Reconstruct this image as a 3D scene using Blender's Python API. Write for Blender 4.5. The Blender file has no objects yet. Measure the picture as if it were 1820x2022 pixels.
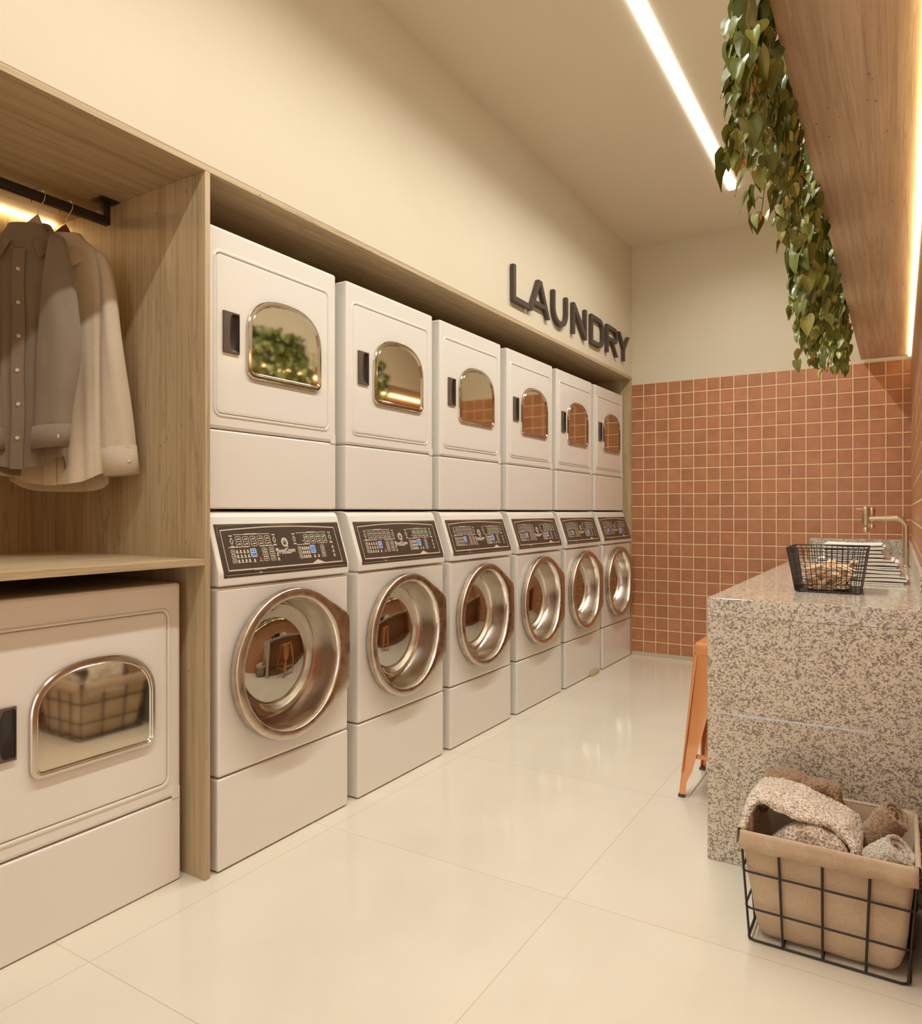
import bpy, bmesh, math, random
from mathutils import Vector, Matrix
PI = math.pi
SC = bpy.context.scene
COL = SC.collection
rnd = random.Random(7)
def R(d): return math.radians(d)

# ------------------------------------------------------------------ materials
MATS = {}
def nmat(name):
    m = bpy.data.materials.new(name); m.use_nodes = True
    nt = m.node_tree
    b = nt.nodes.get('Principled BSDF')
    MATS[name] = m
    return m, nt, b
def N(nt, t, **kw):
    n = nt.nodes.new(t)
    for k, v in kw.items(): setattr(n, k, v)
    return n
def L(nt, a, b): nt.links.new(a, b)
def math_n(nt, op, a, b=None, c=None, clamp=False):
    n = N(nt, 'ShaderNodeMath', operation=op); n.use_clamp = clamp
    for i, v in enumerate((a, b, c)):
        if v is None: continue
        if isinstance(v, (int, float)): n.inputs[i].default_value = v
        else: L(nt, v, n.inputs[i])
    return n.outputs[0]
def ramp(nt, fac, stops):
    n = N(nt, 'ShaderNodeValToRGB')
    el = n.color_ramp.elements
    while len(el) < len(stops): el.new(0.5)
    for e, (p, c) in zip(el, stops):
        e.position = p; e.color = (*c, 1) if len(c) == 3 else c
    L(nt, fac, n.inputs[0])
    return n.outputs[0]
def mixc(nt, fac, a, b):
    n = N(nt, 'ShaderNodeMix', data_type='RGBA')
    for sock, v in ((n.inputs[0], fac), (n.inputs[6], a), (n.inputs[7], b)):
        if isinstance(v, (int, float)): sock.default_value = v
        elif isinstance(v, tuple): sock.default_value = (*v, 1) if len(v) == 3 else v
        else: L(nt, v, sock)
    return n.outputs[2]
def objco(nt, scale=(1, 1, 1), loc=(0, 0, 0)):
    tc = N(nt, 'ShaderNodeTexCoord'); mp = N(nt, 'ShaderNodeMapping')
    mp.inputs['Scale'].default_value = scale; mp.inputs['Location'].default_value = loc
    L(nt, tc.outputs['Object'], mp.inputs[0])
    return mp.outputs[0]
def noise(nt, vec, scale, detail=3, rough=.5, dist=0):
    n = N(nt, 'ShaderNodeTexNoise'); L(nt, vec, n.inputs['Vector'])
    n.inputs['Scale'].default_value = scale; n.inputs['Detail'].default_value = detail
    n.inputs['Roughness'].default_value = rough; n.inputs['Distortion'].default_value = dist
    return n.outputs['Fac']
def bump(nt, b, h, strength, dist=.01):
    n = N(nt, 'ShaderNodeBump'); n.inputs['Strength'].default_value = strength
    n.inputs['Distance'].default_value = dist
    L(nt, h, n.inputs['Height']); L(nt, n.outputs[0], b.inputs['Normal'])
def mottled(name, c1, c2, scale=4, rough=.5, metal=0, spec=.5, bscale=0, bstr=0, rough2=None, coat=0, sheen=0):
    m, nt, b = nmat(name)
    v = objco(nt)
    f = noise(nt, v, scale, 4)
    col = ramp(nt, f, [(.3, c1), (.7, c2)])
    L(nt, col, b.inputs['Base Color'])
    b.inputs['Roughness'].default_value = rough; b.inputs['Metallic'].default_value = metal
    b.inputs['Specular IOR Level'].default_value = spec
    b.inputs['Coat Weight'].default_value = coat
    b.inputs['Sheen Weight'].default_value = sheen
    if rough2 is not None:
        r = N(nt, 'ShaderNodeMapRange'); L(nt, f, r.inputs[0])
        r.inputs[1].default_value = .3; r.inputs[2].default_value = .7
        r.inputs[3].default_value = rough; r.inputs[4].default_value = rough2
        L(nt, r.outputs[0], b.inputs['Roughness'])
    if bstr: bump(nt, b, noise(nt, v, bscale, 3), bstr)
    return m
def emit(name, col, strength, base=.9):
    m, nt, b = nmat(name)
    b.inputs['Base Color'].default_value = (col[0]*base, col[1]*base, col[2]*base, 1)
    b.inputs['Emission Color'].default_value = (*col, 1)
    b.inputs['Emission Strength'].default_value = strength
    return m

def wood(name, axis, light, dark, along=.45, across=9.0):
    m, nt, b = nmat(name)
    sc = [across]*3; sc[axis] = along
    v = objco(nt, tuple(sc))
    f1 = noise(nt, v, 1.0, 5, .55, 1.1)
    sc2 = [70.0, 70.0, 70.0]; sc2[axis] = 1.6
    f2 = noise(nt, objco(nt, tuple(sc2)), 1.0, 4, .6, .25)
    sc3 = [260.0]*3; sc3[axis] = 14
    f3 = noise(nt, objco(nt, tuple(sc3)), 1.0, 2)
    base = ramp(nt, f1, [(.28, dark), (.5, tuple((a+c)/2 for a, c in zip(light, dark))), (.68, light)])
    # narrow growth lines
    w = math_n(nt, 'FRACT', math_n(nt, 'MULTIPLY', f1, 9.0))
    line = math_n(nt, 'LESS_THAN', math_n(nt, 'ABSOLUTE', math_n(nt, 'SUBTRACT', w, .5)), .07)
    line = math_n(nt, 'MULTIPLY', line, math_n(nt, 'MULTIPLY', f2, .55))
    c = mixc(nt, line, base, tuple(x*.45 for x in dark))
    st = ramp(nt, f2, [(.3, (.72, .70, .66)), (.62, (1.04, 1.04, 1.04))])
    mul = N(nt, 'ShaderNodeMix', data_type='RGBA', blend_type='MULTIPLY'); mul.inputs[0].default_value = .75
    L(nt, c, mul.inputs[6]); L(nt, st, mul.inputs[7])
    # small dark pin knots
    sc4 = [38.0]*3; sc4[axis] = 16
    vo = N(nt, 'ShaderNodeTexVoronoi'); L(nt, objco(nt, tuple(sc4)), vo.inputs['Vector']); vo.inputs['Scale'].default_value = 1
    wn = noise(nt, objco(nt), 3.5, 2)
    k = math_n(nt, 'MULTIPLY', math_n(nt, 'LESS_THAN', vo.outputs['Distance'], .085), math_n(nt, 'GREATER_THAN', wn, .55))
    c2 = mixc(nt, math_n(nt, 'MULTIPLY', k, .7), mul.outputs[2], (.09, .05, .025))
    L(nt, c2, b.inputs['Base Color'])
    b.inputs['Roughness'].default_value = .48; b.inputs['Specular IOR Level'].default_value = .35
    bump(nt, b, f3, .12, .004)
    return m

def tiles(name, ca, cb, pa, pb, s=.0971, gw=.0048):
    """square glazed terracotta tiles; ca, cb = axis indices, pa, pb = grid origin"""
    m, nt, b = nmat(name)
    tc = N(nt, 'ShaderNodeTexCoord'); sep = N(nt, 'ShaderNodeSeparateXYZ'); L(nt, tc.outputs['Object'], sep.inputs[0])
    wob = noise(nt, tc.outputs['Object'], 55, 2)
    wob = math_n(nt, 'MULTIPLY', math_n(nt, 'SUBTRACT', wob, .5), .022)
    def cell(i, p):
        q = math_n(nt, 'DIVIDE', math_n(nt, 'SUBTRACT', sep.outputs[i], p), s)
        q2 = math_n(nt, 'ADD', q, wob)
        f = math_n(nt, 'FRACT', q2)
        d = math_n(nt, 'MINIMUM', f, math_n(nt, 'SUBTRACT', 1.0, f))
        return math_n(nt, 'FLOOR', q), math_n(nt, 'MULTIPLY', d, s)
    ia, da = cell(ca, pa); ib, db = cell(cb, pb)
    d = math_n(nt, 'MINIMUM', da, db)
    mr = N(nt, 'ShaderNodeMapRange'); mr.interpolation_type = 'SMOOTHSTEP'; L(nt, d, mr.inputs[0])
    mr.inputs[1].default_value = gw*.75; mr.inputs[2].default_value = gw*1.15
    tile = mr.outputs[0]
    cmb = N(nt, 'ShaderNodeCombineXYZ'); L(nt, ia, cmb.inputs[0]); L(nt, ib, cmb.inputs[1])
    wn = N(nt, 'ShaderNodeTexWhiteNoise', noise_dimensions='3D'); L(nt, cmb.outputs[0], wn.inputs['Vector'])
    add = N(nt, 'ShaderNodeVectorMath', operation='MULTIPLY_ADD'); L(nt, wn.outputs['Color'], add.inputs[0])
    add.inputs[1].default_value = (5, 5, 5); L(nt, tc.outputs['Object'], add.inputs[2])
    cl = noise(nt, add.outputs[0], 13, 4, .55)
    tcol = ramp(nt, cl, [(.25, (.40, .165, .078)), (.5, (.475, .20, .095)), (.75, (.53, .235, .115))])
    hv = N(nt, 'ShaderNodeHueSaturation'); L(nt, tcol, hv.inputs['Color'])
    mv = N(nt, 'ShaderNodeMapRange'); L(nt, wn.outputs['Value'], mv.inputs[0]); mv.inputs[3].default_value = .92; mv.inputs[4].default_value = 1.08
    L(nt, mv.outputs[0], hv.inputs['Value'])
    # darker fired rim of each tile
    rim = N(nt, 'ShaderNodeMapRange'); L(nt, d, rim.inputs[0]); rim.inputs[1].default_value = gw; rim.inputs[2].default_value = gw*2.6
    rim.inputs[3].default_value = .72; rim.inputs[4].default_value = 1.0
    rm = N(nt, 'ShaderNodeMix', data_type='RGBA', blend_type='MULTIPLY'); rm.inputs[0].default_value = 1
    L(nt, hv.outputs[0], rm.inputs[6]); L(nt, rim.outputs[0], rm.inputs[7])
    col = mixc(nt, tile, (.80, .54, .31), rm.outputs[2])
    L(nt, col, b.inputs['Base Color'])
    rr = N(nt, 'ShaderNodeMapRange'); L(nt, tile, rr.inputs[0]); rr.inputs[3].default_value = .8; rr.inputs[4].default_value = .34
    L(nt, rr.outputs[0], b.inputs['Roughness'])
    hh = math_n(nt, 'ADD', tile, math_n(nt, 'MULTIPLY', cl, .25))
    bump(nt, b, hh, .5, .004)
    return m

def granite(name, rough):
    m, nt, b = nmat(name)
    v = objco(nt)
    wn = N(nt, 'ShaderNodeTexNoise'); L(nt, v, wn.inputs['Vector']); wn.inputs['Scale'].default_value = 160; wn.inputs['Detail'].default_value = 2
    wv = N(nt, 'ShaderNodeVectorMath', operation='MULTIPLY_ADD'); L(nt, wn.outputs['Color'], wv.inputs[0])
    wv.inputs[1].default_value = (.006, .006, .006); L(nt, v, wv.inputs[2])
    vo = N(nt, 'ShaderNodeTexVoronoi'); L(nt, wv.outputs[0], vo.inputs['Vector']); vo.inputs['Scale'].default_value = 230
    sp = N(nt, 'ShaderNodeSeparateXYZ'); L(nt, vo.outputs['Color'], sp.inputs[0])
    cl = noise(nt, v, 42, 3, .6)
    val = math_n(nt, 'ADD', math_n(nt, 'MULTIPLY', sp.outputs[0], .62), math_n(nt, 'MULTIPLY', cl, .76))
    n = N(nt, 'ShaderNodeValToRGB'); n.color_ramp.interpolation = 'CONSTANT'
    st = [(0, (.78, .735, .64)), (.58, (.70, .645, .54)), (.72, (.50, .445, .365)), (.80, (.27, .23, .19)), (.89, (.11, .09, .075))]
    el = n.color_ramp.elements
    while len(el) < len(st): el.new(.5)
    for e, (p, c) in zip(el, st): e.position = p; e.color = (*c, 1)
    L(nt, val, n.inputs[0])
    fine = noise(nt, v, 420, 2)
    big = noise(nt, v, 6, 3)
    c = mixc(nt, math_n(nt, 'MULTIPLY', fine, .28), n.outputs[0], (.55, .47, .36))
    c = mixc(nt, math_n(nt, 'MULTIPLY', big, .30), c, (.60, .50, .37))
    L(nt, c, b.inputs['Base Color'])
    b.inputs['Roughness'].default_value = rough; b.inputs['Specular IOR Level'].default_value = .5
    return m

def floor_mat():
    m, nt, b = nmat('polished_porcelain')
    tc = N(nt, 'ShaderNodeTexCoord'); sep = N(nt, 'ShaderNodeSeparateXYZ'); L(nt, tc.outputs['Object'], sep.inputs[0])
    s = .9065
    def cell(i, p):
        q = math_n(nt, 'DIVIDE', math_n(nt, 'SUBTRACT', sep.outputs[i], p), s)
        f = math_n(nt, 'FRACT', q)
        return math_n(nt, 'FLOOR', q), math_n(nt, 'MULTIPLY', math_n(nt, 'MINIMUM', f, math_n(nt, 'SUBTRACT', 1.0, f)), s)
    ia, da = cell(0, -.8427); ib, db = cell(1, 1.9559)
    d = math_n(nt, 'MINIMUM', da, db)
    j = math_n(nt, 'LESS_THAN', d, .0011)
    cmb = N(nt, 'ShaderNodeCombineXYZ'); L(nt, ia, cmb.inputs[0]); L(nt, ib, cmb.inputs[1])
    wn = N(nt, 'ShaderNodeTexWhiteNoise', noise_dimensions='3D'); L(nt, cmb.outputs[0], wn.inputs['Vector'])
    add = N(nt, 'ShaderNodeVectorMath', operation='MULTIPLY_ADD'); L(nt, wn.outputs['Color'], add.inputs[0])
    add.inputs[1].default_value = (7, 7, 7); L(nt, tc.outputs['Object'], add.inputs[2])
    cl = noise(nt, add.outputs[0], 2.2, 5, .6)
    c = ramp(nt, cl, [(.3, (.72, .67, .565)), (.7, (.77, .725, .62))])
    c = mixc(nt, math_n(nt, 'MULTIPLY', j, .6), c, (.40, .33, .23))
    L(nt, c, b.inputs['Base Color'])
    b.inputs['Roughness'].default_value = .17; b.inputs['Specular IOR Level'].default_value = .45
    f2 = noise(nt, tc.outputs['Object'], 40, 3)
    rr = N(nt, 'ShaderNodeMapRange'); L(nt, f2, rr.inputs[0]); rr.inputs[3].default_value = .07; rr.inputs[4].default_value = .13
    L(nt, rr.outputs[0], b.inputs['Roughness'])
    return m

def mirror_glass(name, tint, rough, fac, back):
    """reflective tinted glass: mirror coat over a darker see-through pane"""
    m, nt, b = nmat(name)
    nt.nodes.remove(b)
    out = nt.nodes.get('Material Output')
    g = N(nt, 'ShaderNodeBsdfGlossy'); g.inputs['Color'].default_value = (*tint, 1); g.inputs['Roughness'].default_value = rough
    t = N(nt, 'ShaderNodeBsdfTransparent'); t.inputs['Color'].default_value = (*back, 1)
    lw = N(nt, 'ShaderNodeLayerWeight'); lw.inputs['Blend'].default_value = .35
    n1 = noise(nt, objco(nt), 30, 2)
    f = math_n(nt, 'ADD', math_n(nt, 'MULTIPLY', lw.outputs['Fresnel'], .5), math_n(nt, 'ADD', fac-.02, math_n(nt, 'MULTIPLY', n1, .04)), clamp=True)
    mx = N(nt, 'ShaderNodeMixShader'); L(nt, f, mx.inputs[0]); L(nt, t.outputs[0], mx.inputs[1]); L(nt, g.outputs[0], mx.inputs[2])
    L(nt, mx.outputs[0], out.inputs['Surface'])
    return m

def fabric(name, c1, c2, wscale=900, b_=.25, sheen=.3, wr=6):
    m, nt, b = nmat(name)
    v = objco(nt)
    f = noise(nt, v, wr, 3)
    c = ramp(nt, f, [(.3, c1), (.7, c2)])
    w1 = noise(nt, objco(nt, (1, 1, .12)), wscale, 2); w2 = noise(nt, objco(nt, (.12, .12, 1)), wscale, 2)
    w = math_n(nt, 'ADD', w1, w2)
    wm = N(nt, 'ShaderNodeMapRange'); L(nt, w, wm.inputs[0]); wm.inputs[1].default_value = .7; wm.inputs[2].default_value = 1.3
    wm.inputs[3].default_value = .86; wm.inputs[4].default_value = 1.1
    mu = N(nt, 'ShaderNodeMix', data_type='RGBA', blend_type='MULTIPLY'); mu.inputs[0].default_value = 1
    L(nt, c, mu.inputs[6]); L(nt, wm.outputs[0], mu.inputs[7])
    L(nt, mu.outputs[2], b.inputs['Base Color'])
    b.inputs['Roughness'].default_value = .9; b.inputs['Specular IOR Level'].default_value = .15
    b.inputs['Sheen Weight'].default_value = sheen
    bump(nt, b, w, b_, .002)
    return m
def terry(name, c1, c2):
    m, nt, b = nmat(name)
    v = objco(nt)
    f = noise(nt, v, 170, 3, .6)
    c = ramp(nt, f, [(.40, c1), (.54, c2)])
    L(nt, c, b.inputs['Base Color'])
    b.inputs['Roughness'].default_value = .95; b.inputs['Specular IOR Level'].default_value = .1; b.inputs['Sheen Weight'].default_value = .4
    bump(nt, b, noise(nt, v, 240, 3), .9, .006)
    return m
def leafmat(name, cols, rib=False):
    m, nt, b = nmat(name)
    g = N(nt, 'ShaderNodeNewGeometry')
    c = ramp(nt, g.outputs['Random Per Island'], cols)
    f = noise(nt, objco(nt), 45, 3)
    c = mixc(nt, math_n(nt, 'MULTIPLY', f, .45), c, (.10, .135, .02))
    L(nt, c, b.inputs['Base Color'])
    b.inputs['Roughness'].default_value = .38; b.inputs['Specular IOR Level'].default_value = .45
    b.inputs['Subsurface Weight'].default_value = 0
    return m

enamel = mottled('white_enamel', (.80, .775, .725), (.82, .795, .745), 1.5, .13, 0, .5, coat=.25)
enamel.node_tree.nodes['Principled BSDF'].inputs['Coat Roughness'].default_value = .1
paint = mottled('cream_wall_paint', (.68, .61, .475), (.70, .63, .495), 2.2, .62, 0, .3, 260, .04)
ceilpaint = mottled('ceiling_paint', (.74, .665, .54), (.76, .685, .56), 2, .8, 0, .2, 300, .03)
skirt = mottled('pale_skirting', (.55, .48, .34), (.58, .50, .36), 3, .4)
floorm = floor_mat()
tile_back = tiles('terracotta_tiles_back', 0, 2, -1.828, 2.1532)
tile_right = tiles('terracotta_tiles_right', 1, 2, 5.5833, 2.1532)
OAKL, OAKD = (.60, .48, .31), (.44, .33, .19)
wood_z = wood('oak_laminate_upright', 2, OAKL, OAKD)
wood_y = wood('oak_laminate_lengthwise', 1, OAKL, OAKD)
wood_over = wood('walnut_toned_board', 1, (.78, .63, .46), (.65, .50, .345), .28, 14.0)
gran_p = granite('polished_granite_top', .1)
gran_s = granite('speckled_granite_panel', .3)
blueglint = mottled('painted_blue_glint', (.62, .68, .92), (.80, .85, 1.0), 60, .35)
steel = mottled('aged_steel', (.50, .40, .31), (.68, .59, .49), 19, .2, 1.0, .5, rough2=.36)
bowlm = mottled('spun_steel', (.70, .64, .56), (.84, .79, .72), 9, .14, 1.0, .5, rough2=.26)
chrome = mottled('bronze_trim', (.62, .56, .48), (.68, .62, .54), 6, .1, 1.0)
darksteel = mottled('dark_drum', (.22, .17, .13), (.30, .24, .19), 20, .35, .8)
rubber = mottled('grey_gasket', (.22, .19, .16), (.27, .24, .2), 20, .5)
dryglass = mirror_glass('bronze_mirror_glass', (.80, .71, .58), .045, .80, (.5, .4, .3))
washglass = mirror_glass('clear_dome_glass', (.86, .78, .68), .012, .50, (.80, .70, .58))
panelm = mottled('dark_brown_panel', (.060, .040, .030), (.070, .047, .036), 8, .32)
cream = mottled('cream_print', (.62, .55, .45), (.66, .59, .48), 8, .45)
panelgrey = mottled('taupe_print', (.24, .185, .145), (.27, .21, .165), 8, .4)
greenp = mottled('green_print', (.015, .10, .045), (.02, .12, .055), 8, .4)
bluelit = emit('blue_display', (.22, .50, 1.0), .75, .3)
bluedk = emit('deep_blue_digit', (.01, .10, .62), .5, .3)
whitelit = emit('white_digit', (.62, .85, 1.0), .9, .3)
redlit = emit('red_indicator', (1.0, .06, .05), .8, .3)
handlem = mottled('dark_brown_handle', (.105, .072, .055), (.12, .083, .064), 9, .38)
handled = mottled('black_brown_recess', (.022, .015, .014), (.030, .02, .018), 9, .3)
blackm = mottled('black_powder_coat', (.018, .014, .012), (.026, .02, .017), 60, .5)
railm = mottled('black_square_rail', (.022, .016, .012), (.03, .022, .017), 40, .42)
signm = mottled('dark_brown_letter', (.062, .042, .032), (.072, .05, .038), 30, .5)
hookm = mottled('bright_hook_wire', (.75, .72, .66), (.85, .82, .76), 8, .18, 1.0)
hangl = mottled('pale_wood_hanger', (.60, .47, .29), (.70, .57, .37), 12, .35)
hangd = mottled('red_brown_hanger', (.20, .075, .03), (.27, .10, .04), 12, .35)
shirt1 = fabric('taupe_shirt_cloth', (.25, .20, .148), (.285, .232, .175), 1400, .12)
shirt2 = fabric('cream_shirt_cloth', (.62, .535, .41), (.68, .59, .46), 1400, .1)
buttonm = mottled('shell_button', (.74, .66, .56), (.82, .75, .66), 50, .25)
linen = fabric('linen_liner', (.52, .395, .27), (.62, .49, .35), 700, .35, .2, 9)
terry_c = terry('cream_terry', (.42, .30, .205), (.90, .80, .69))
terry_b = terry('brown_terry', (.24, .145, .08), (.44, .29, .175))
terry_g = terry('grey_white_terry', (.42, .35, .28), (.70, .63, .54))
clothw = fabric('white_cotton', (.84, .81, .77), (.90, .87, .83), 900, .15)
clothb = fabric('black_hem', (.022, .018, .017), (.035, .028, .026), 900, .15)
pegm = mottled('pale_peg_wood', (.80, .56, .36), (.90, .68, .47), 60, .45)
copper = mottled('copper_orange_lacquer', (.74, .31, .115), (.80, .35, .135), 3, .2, .25, .5, coat=.3)
rubberfoot = mottled('rubber_foot_brown', (.10, .05, .03), (.12, .06, .035), 10, .6)
brass = mottled('champagne_brushed_metal', (.62, .52, .37), (.70, .60, .45), 40, .28, 1.0)
leaf = leafmat('pothos_leaf', [(0, (.065, .085, .018)), (.35, (.15, .175, .035)), (.7, (.25, .27, .055)), (1, (.42, .41, .115))])
leafrib = leafmat('pothos_midrib', [(0, (.12, .16, .03)), (1, (.26, .28, .07))])
stemm = mottled('pothos_stem', (.11, .13, .025), (.18, .18, .04), 30, .5)
sheath = mottled('orange_sheath', (.60, .14, .02), (.75, .22, .03), 50, .5)
potm = mottled('dark_planter', (.03, .018, .014), (.045, .026, .02), 12, .5)
soil = mottled('potting_soil', (.03, .018, .01), (.06, .035, .02), 90, .95)
beigem = mottled('beige_block', (.55, .45, .26), (.6, .5, .3), 20, .5)
led_ceiling = emit('ceiling_led', (1.0, .96, .87), 15)
led_warm = emit('warm_led', (1.0, .72, .36), 15)
led_niche = emit('niche_led', (1.0, .70, .33), 16)

# ------------------------------------------------------------------ geometry helpers
class MB:
    def __init__(s): s.v = []; s.f = []; s.m = []
    def add(s, vs, fs, m=0):
        o = len(s.v); s.v += [tuple(v) for v in vs]
        for f in fs: s.f.append(tuple(i+o for i in f)); s.m.append(m)
    def box(s, x0, x1, y0, y1, z0, z1, m=0, bev=0, seg=2):
        if bev:
            bm = bmesh.new(); bmesh.ops.create_cube(bm, size=1)
            for v in bm.verts: v.co = (x0+(v.co.x+.5)*(x1-x0), y0+(v.co.y+.5)*(y1-y0), z0+(v.co.z+.5)*(z1-z0))
            bmesh.ops.bevel(bm, geom=list(bm.edges), offset=bev, segments=seg, affect='EDGES', profile=.5)
            s.bm(bm, m)
        else:
            vs = [(x, y, z) for x in (x0, x1) for y in (y0, y1) for z in (z0, z1)]
            s.add(vs, [(0, 1, 3, 2), (4, 6, 7, 5), (0, 4, 5, 1), (2, 3, 7, 6), (0, 2, 6, 4), (1, 5, 7, 3)], m)
    def bm(s, bm, m=0, T=None):
        bm.verts.index_update()
        vs = [(T @ v.co if T else v.co) for v in bm.verts]
        s.add([tuple(v) for v in vs], [tuple(v.index for v in f.verts) for f in bm.faces], m)
        bm.free()
    def loft(s, loops, cap0=False, cap1=False, m=0, closed=True):
        n = len(loops[0]); o = len(s.v)
        for lp in loops: s.v += [tuple(p) for p in lp]
        for i in range(len(loops)-1):
            for j in range(n if closed else n-1):
                k = (j+1) % n
                s.f.append((o+i*n+j, o+i*n+k, o+(i+1)*n+k, o+(i+1)*n+j)); s.m.append(m)
        if cap0: s.f.append(tuple(o+j for j in range(n))[::-1]); s.m.append(m)
        if cap1: s.f.append(tuple(o+(len(loops)-1)*n+j for j in range(n))); s.m.append(m)
    def tube(s, pts, r, n=8, m=0, closed=False, cap=True):
        pts = [Vector(p) for p in pts]; k = len(pts)
        rs = r if isinstance(r, (list, tuple)) else [r]*k
        loops = []; up = None
        for i in range(k):
            a = pts[(i-1) % k] if (closed or i > 0) else pts[i]
            b = pts[(i+1) % k] if (closed or i < k-1) else pts[i]
            t = (b-a).normalized()
            if up is None:
                up = Vector((0, 0, 1)) if abs(t.z) < .9 else Vector((1, 0, 0))
            u = (up - t*up.dot(t))
            if u.length < 1e-6: u = t.orthogonal()
            u.normalize(); w = t.cross(u); up = u
            loops.append([pts[i] + (u*math.cos(2*PI*j/n) + w*math.sin(2*PI*j/n))*rs[i] for j in range(n)])
        if closed: loops.append(loops[0])
        s.loft(loops, cap and not closed, cap and not closed, m)
    def lathe(s, prof, c, axis='z', n=32, m=0, cap0=False, cap1=False):
        loops = []
        for r, h in prof:
            lp = []
            for j in range(n):
                a = 2*PI*j/n; p, q = r*math.cos(a), r*math.sin(a)
                lp.append({'z': (c[0]+p, c[1]+q, c[2]+h), 'x': (c[0]+h, c[1]+p, c[2]+q), 'y': (c[0]+p, c[1]+h, c[2]-q)}[axis])
            loops.append(lp)
        s.loft(loops, cap0, cap1, m)
    def prism(s, prof, y0, y1, bev=0, m=0, seg=2):
        bm = bmesh.new()
        a = [bm.verts.new((x, y0, z)) for x, z in prof]; b = [bm.verts.new((x, y1, z)) for x, z in prof]
        bm.faces.new(a); bm.faces.new(b[::-1])
        for i in range(len(prof)):
            j = (i+1) % len(prof); bm.faces.new((a[i], b[i], b[j], a[j]))
        bmesh.ops.recalc_face_normals(bm, faces=bm.faces)
        if bev: bmesh.ops.bevel(bm, geom=list(bm.edges), offset=bev, segments=seg, affect='EDGES', profile=.5)
        s.bm(bm, m)
    def build(s, name, mats, parent=None, smooth=38, loc=None, fix=True):
        if not isinstance(mats, (list, tuple)): mats = [mats]
        me = bpy.data.meshes.new(name); me.from_pydata(s.v, [], s.f); me.update()
        for mt in mats: me.materials.append(mt)
        me.polygons.foreach_set('material_index', s.m)
        if fix:
            bm = bmesh.new(); bm.from_mesh(me); bmesh.ops.recalc_face_normals(bm, faces=bm.faces); bm.to_mesh(me); bm.free()
        if smooth:
            me.polygons.foreach_set('use_smooth', [True]*len(me.polygons))
            me.set_sharp_from_angle(angle=R(smooth))
        o = bpy.data.objects.new(name, me); COL.objects.link(o)
        if mats[0].name == 'white_enamel':
            wn_ = o.modifiers.new('weighted', 'WEIGHTED_NORMAL'); wn_.keep_sharp = True; wn_.weight = 80
        if parent: o.parent = parent
        if loc: o.location = loc
        return o
def tag(o, label=None, cat=None, group=None, kind=None):
    if label: o['label'] = label
    if cat: o['category'] = cat
    if group: o['group'] = group
    if kind: o['kind'] = kind
    return o
def thing(name, label, cat, loc=(0, 0, 0), rz=0, group=None):
    o = bpy.data.objects.new(name, None); COL.objects.link(o)
    o.empty_display_size = .1; o.location = loc; o.rotation_euler = (0, 0, rz)
    return tag(o, label, cat, group)
def kids(o): return [c for c in bpy.data.objects if c.parent == o]
KID = {}
def dup(root, loc, label, group=None, rz=None):
    r = root.copy(); COL.objects.link(r); r.location = loc
    if rz is not None: r.rotation_euler = (0, 0, rz)
    r['label'] = label
    if group: r['group'] = group
    def rec(src, dst):
        if src.name not in KID: KID[src.name] = kids(src)
        for ch in KID[src.name]:
            c = ch.copy(); COL.objects.link(c); c.parent = dst
            rec(ch, c)
    rec(root, r)
    return r
def struct(o, label=None, cat=None):
    o['kind'] = 'structure'
    if label: o['label'] = label
    if cat: o['category'] = cat
    return o
def rrect(a0, a1, b0, b1, r, k=6, e=4):
    """rounded rectangle, CCW list of (a,b); k points per corner, e per edge"""
    pts = []
    cs = [(a1-r, b1-r, 0), (a0+r, b1-r, 90), (a0+r, b0+r, 180), (a1-r, b0+r, 270)]
    for i, (ca, cb, s0) in enumerate(cs):
        arc = [(ca+r*math.cos(R(s0+90*t/k)), cb+r*math.sin(R(s0+90*t/k))) for t in range(k+1)]
        pts += arc
        na, nb, n0 = cs[(i+1) % 4]
        nxt = (na+r*math.cos(R(n0)), nb+r*math.sin(R(n0)))
        for t in range(1, e):
            pts.append((arc[-1][0]+(nxt[0]-arc[-1][0])*t/e, arc[-1][1]+(nxt[1]-arc[-1][1])*t/e))
    return pts

# ------------------------------------------------------------------ the room
XF, XN, YB, XR, ZC = -1.826, -2.654, 5.5833, .0632, 3.239
YA = -2.6
def sbox(name, mats, boxes, label, cat):
    b = MB()
    for bx in boxes: b.box(*bx)
    o = b.build(name, mats, smooth=0)
    return struct(o, label, cat)
sbox('floor', floorm, [(-2.9, .4, YA-.1, YB+.1, -.1, 0)], 'polished cream porcelain floor in large square tiles', 'floor')
sbox('ceiling', ceilpaint, [(-2.9, .4, YA-.1, YB+.1, ZC, ZC+.1)], 'flat cream painted ceiling', 'ceiling')
sbox('wall_left', paint, [(-2.9, XF, YA, YB, 2.2135, ZC), (-2.9, XF, YA, .18, 0, 2.2135), (-2.9, XN-.012, .18, YB, 0, 2.2135)],
     'cream painted wall above the machine niche', 'wall')
sbox('wall_back', [paint, tile_back], [(-2.9, .4, YB, YB+.1, 2.1532, ZC), (-2.9, .4, YB, YB+.1, 0, 2.1532, 1)],
     'far wall in terracotta tiles with cream paint above', 'wall')
sbox('wall_right', [paint, tile_right], [(XR, XR+.1, YA, YB, 2.1532, ZC), (XR, XR+.1, YA, YB, 0, 2.1532, 1)],
     'right wall in terracotta tiles behind the counter', 'wall')
sbox('baseboard_back', skirt, [(XF+.001, -.40, YB-.012, YB-.0005, 0, .03)], 'low pale skirting under the tiled back wall', 'baseboard')

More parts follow.
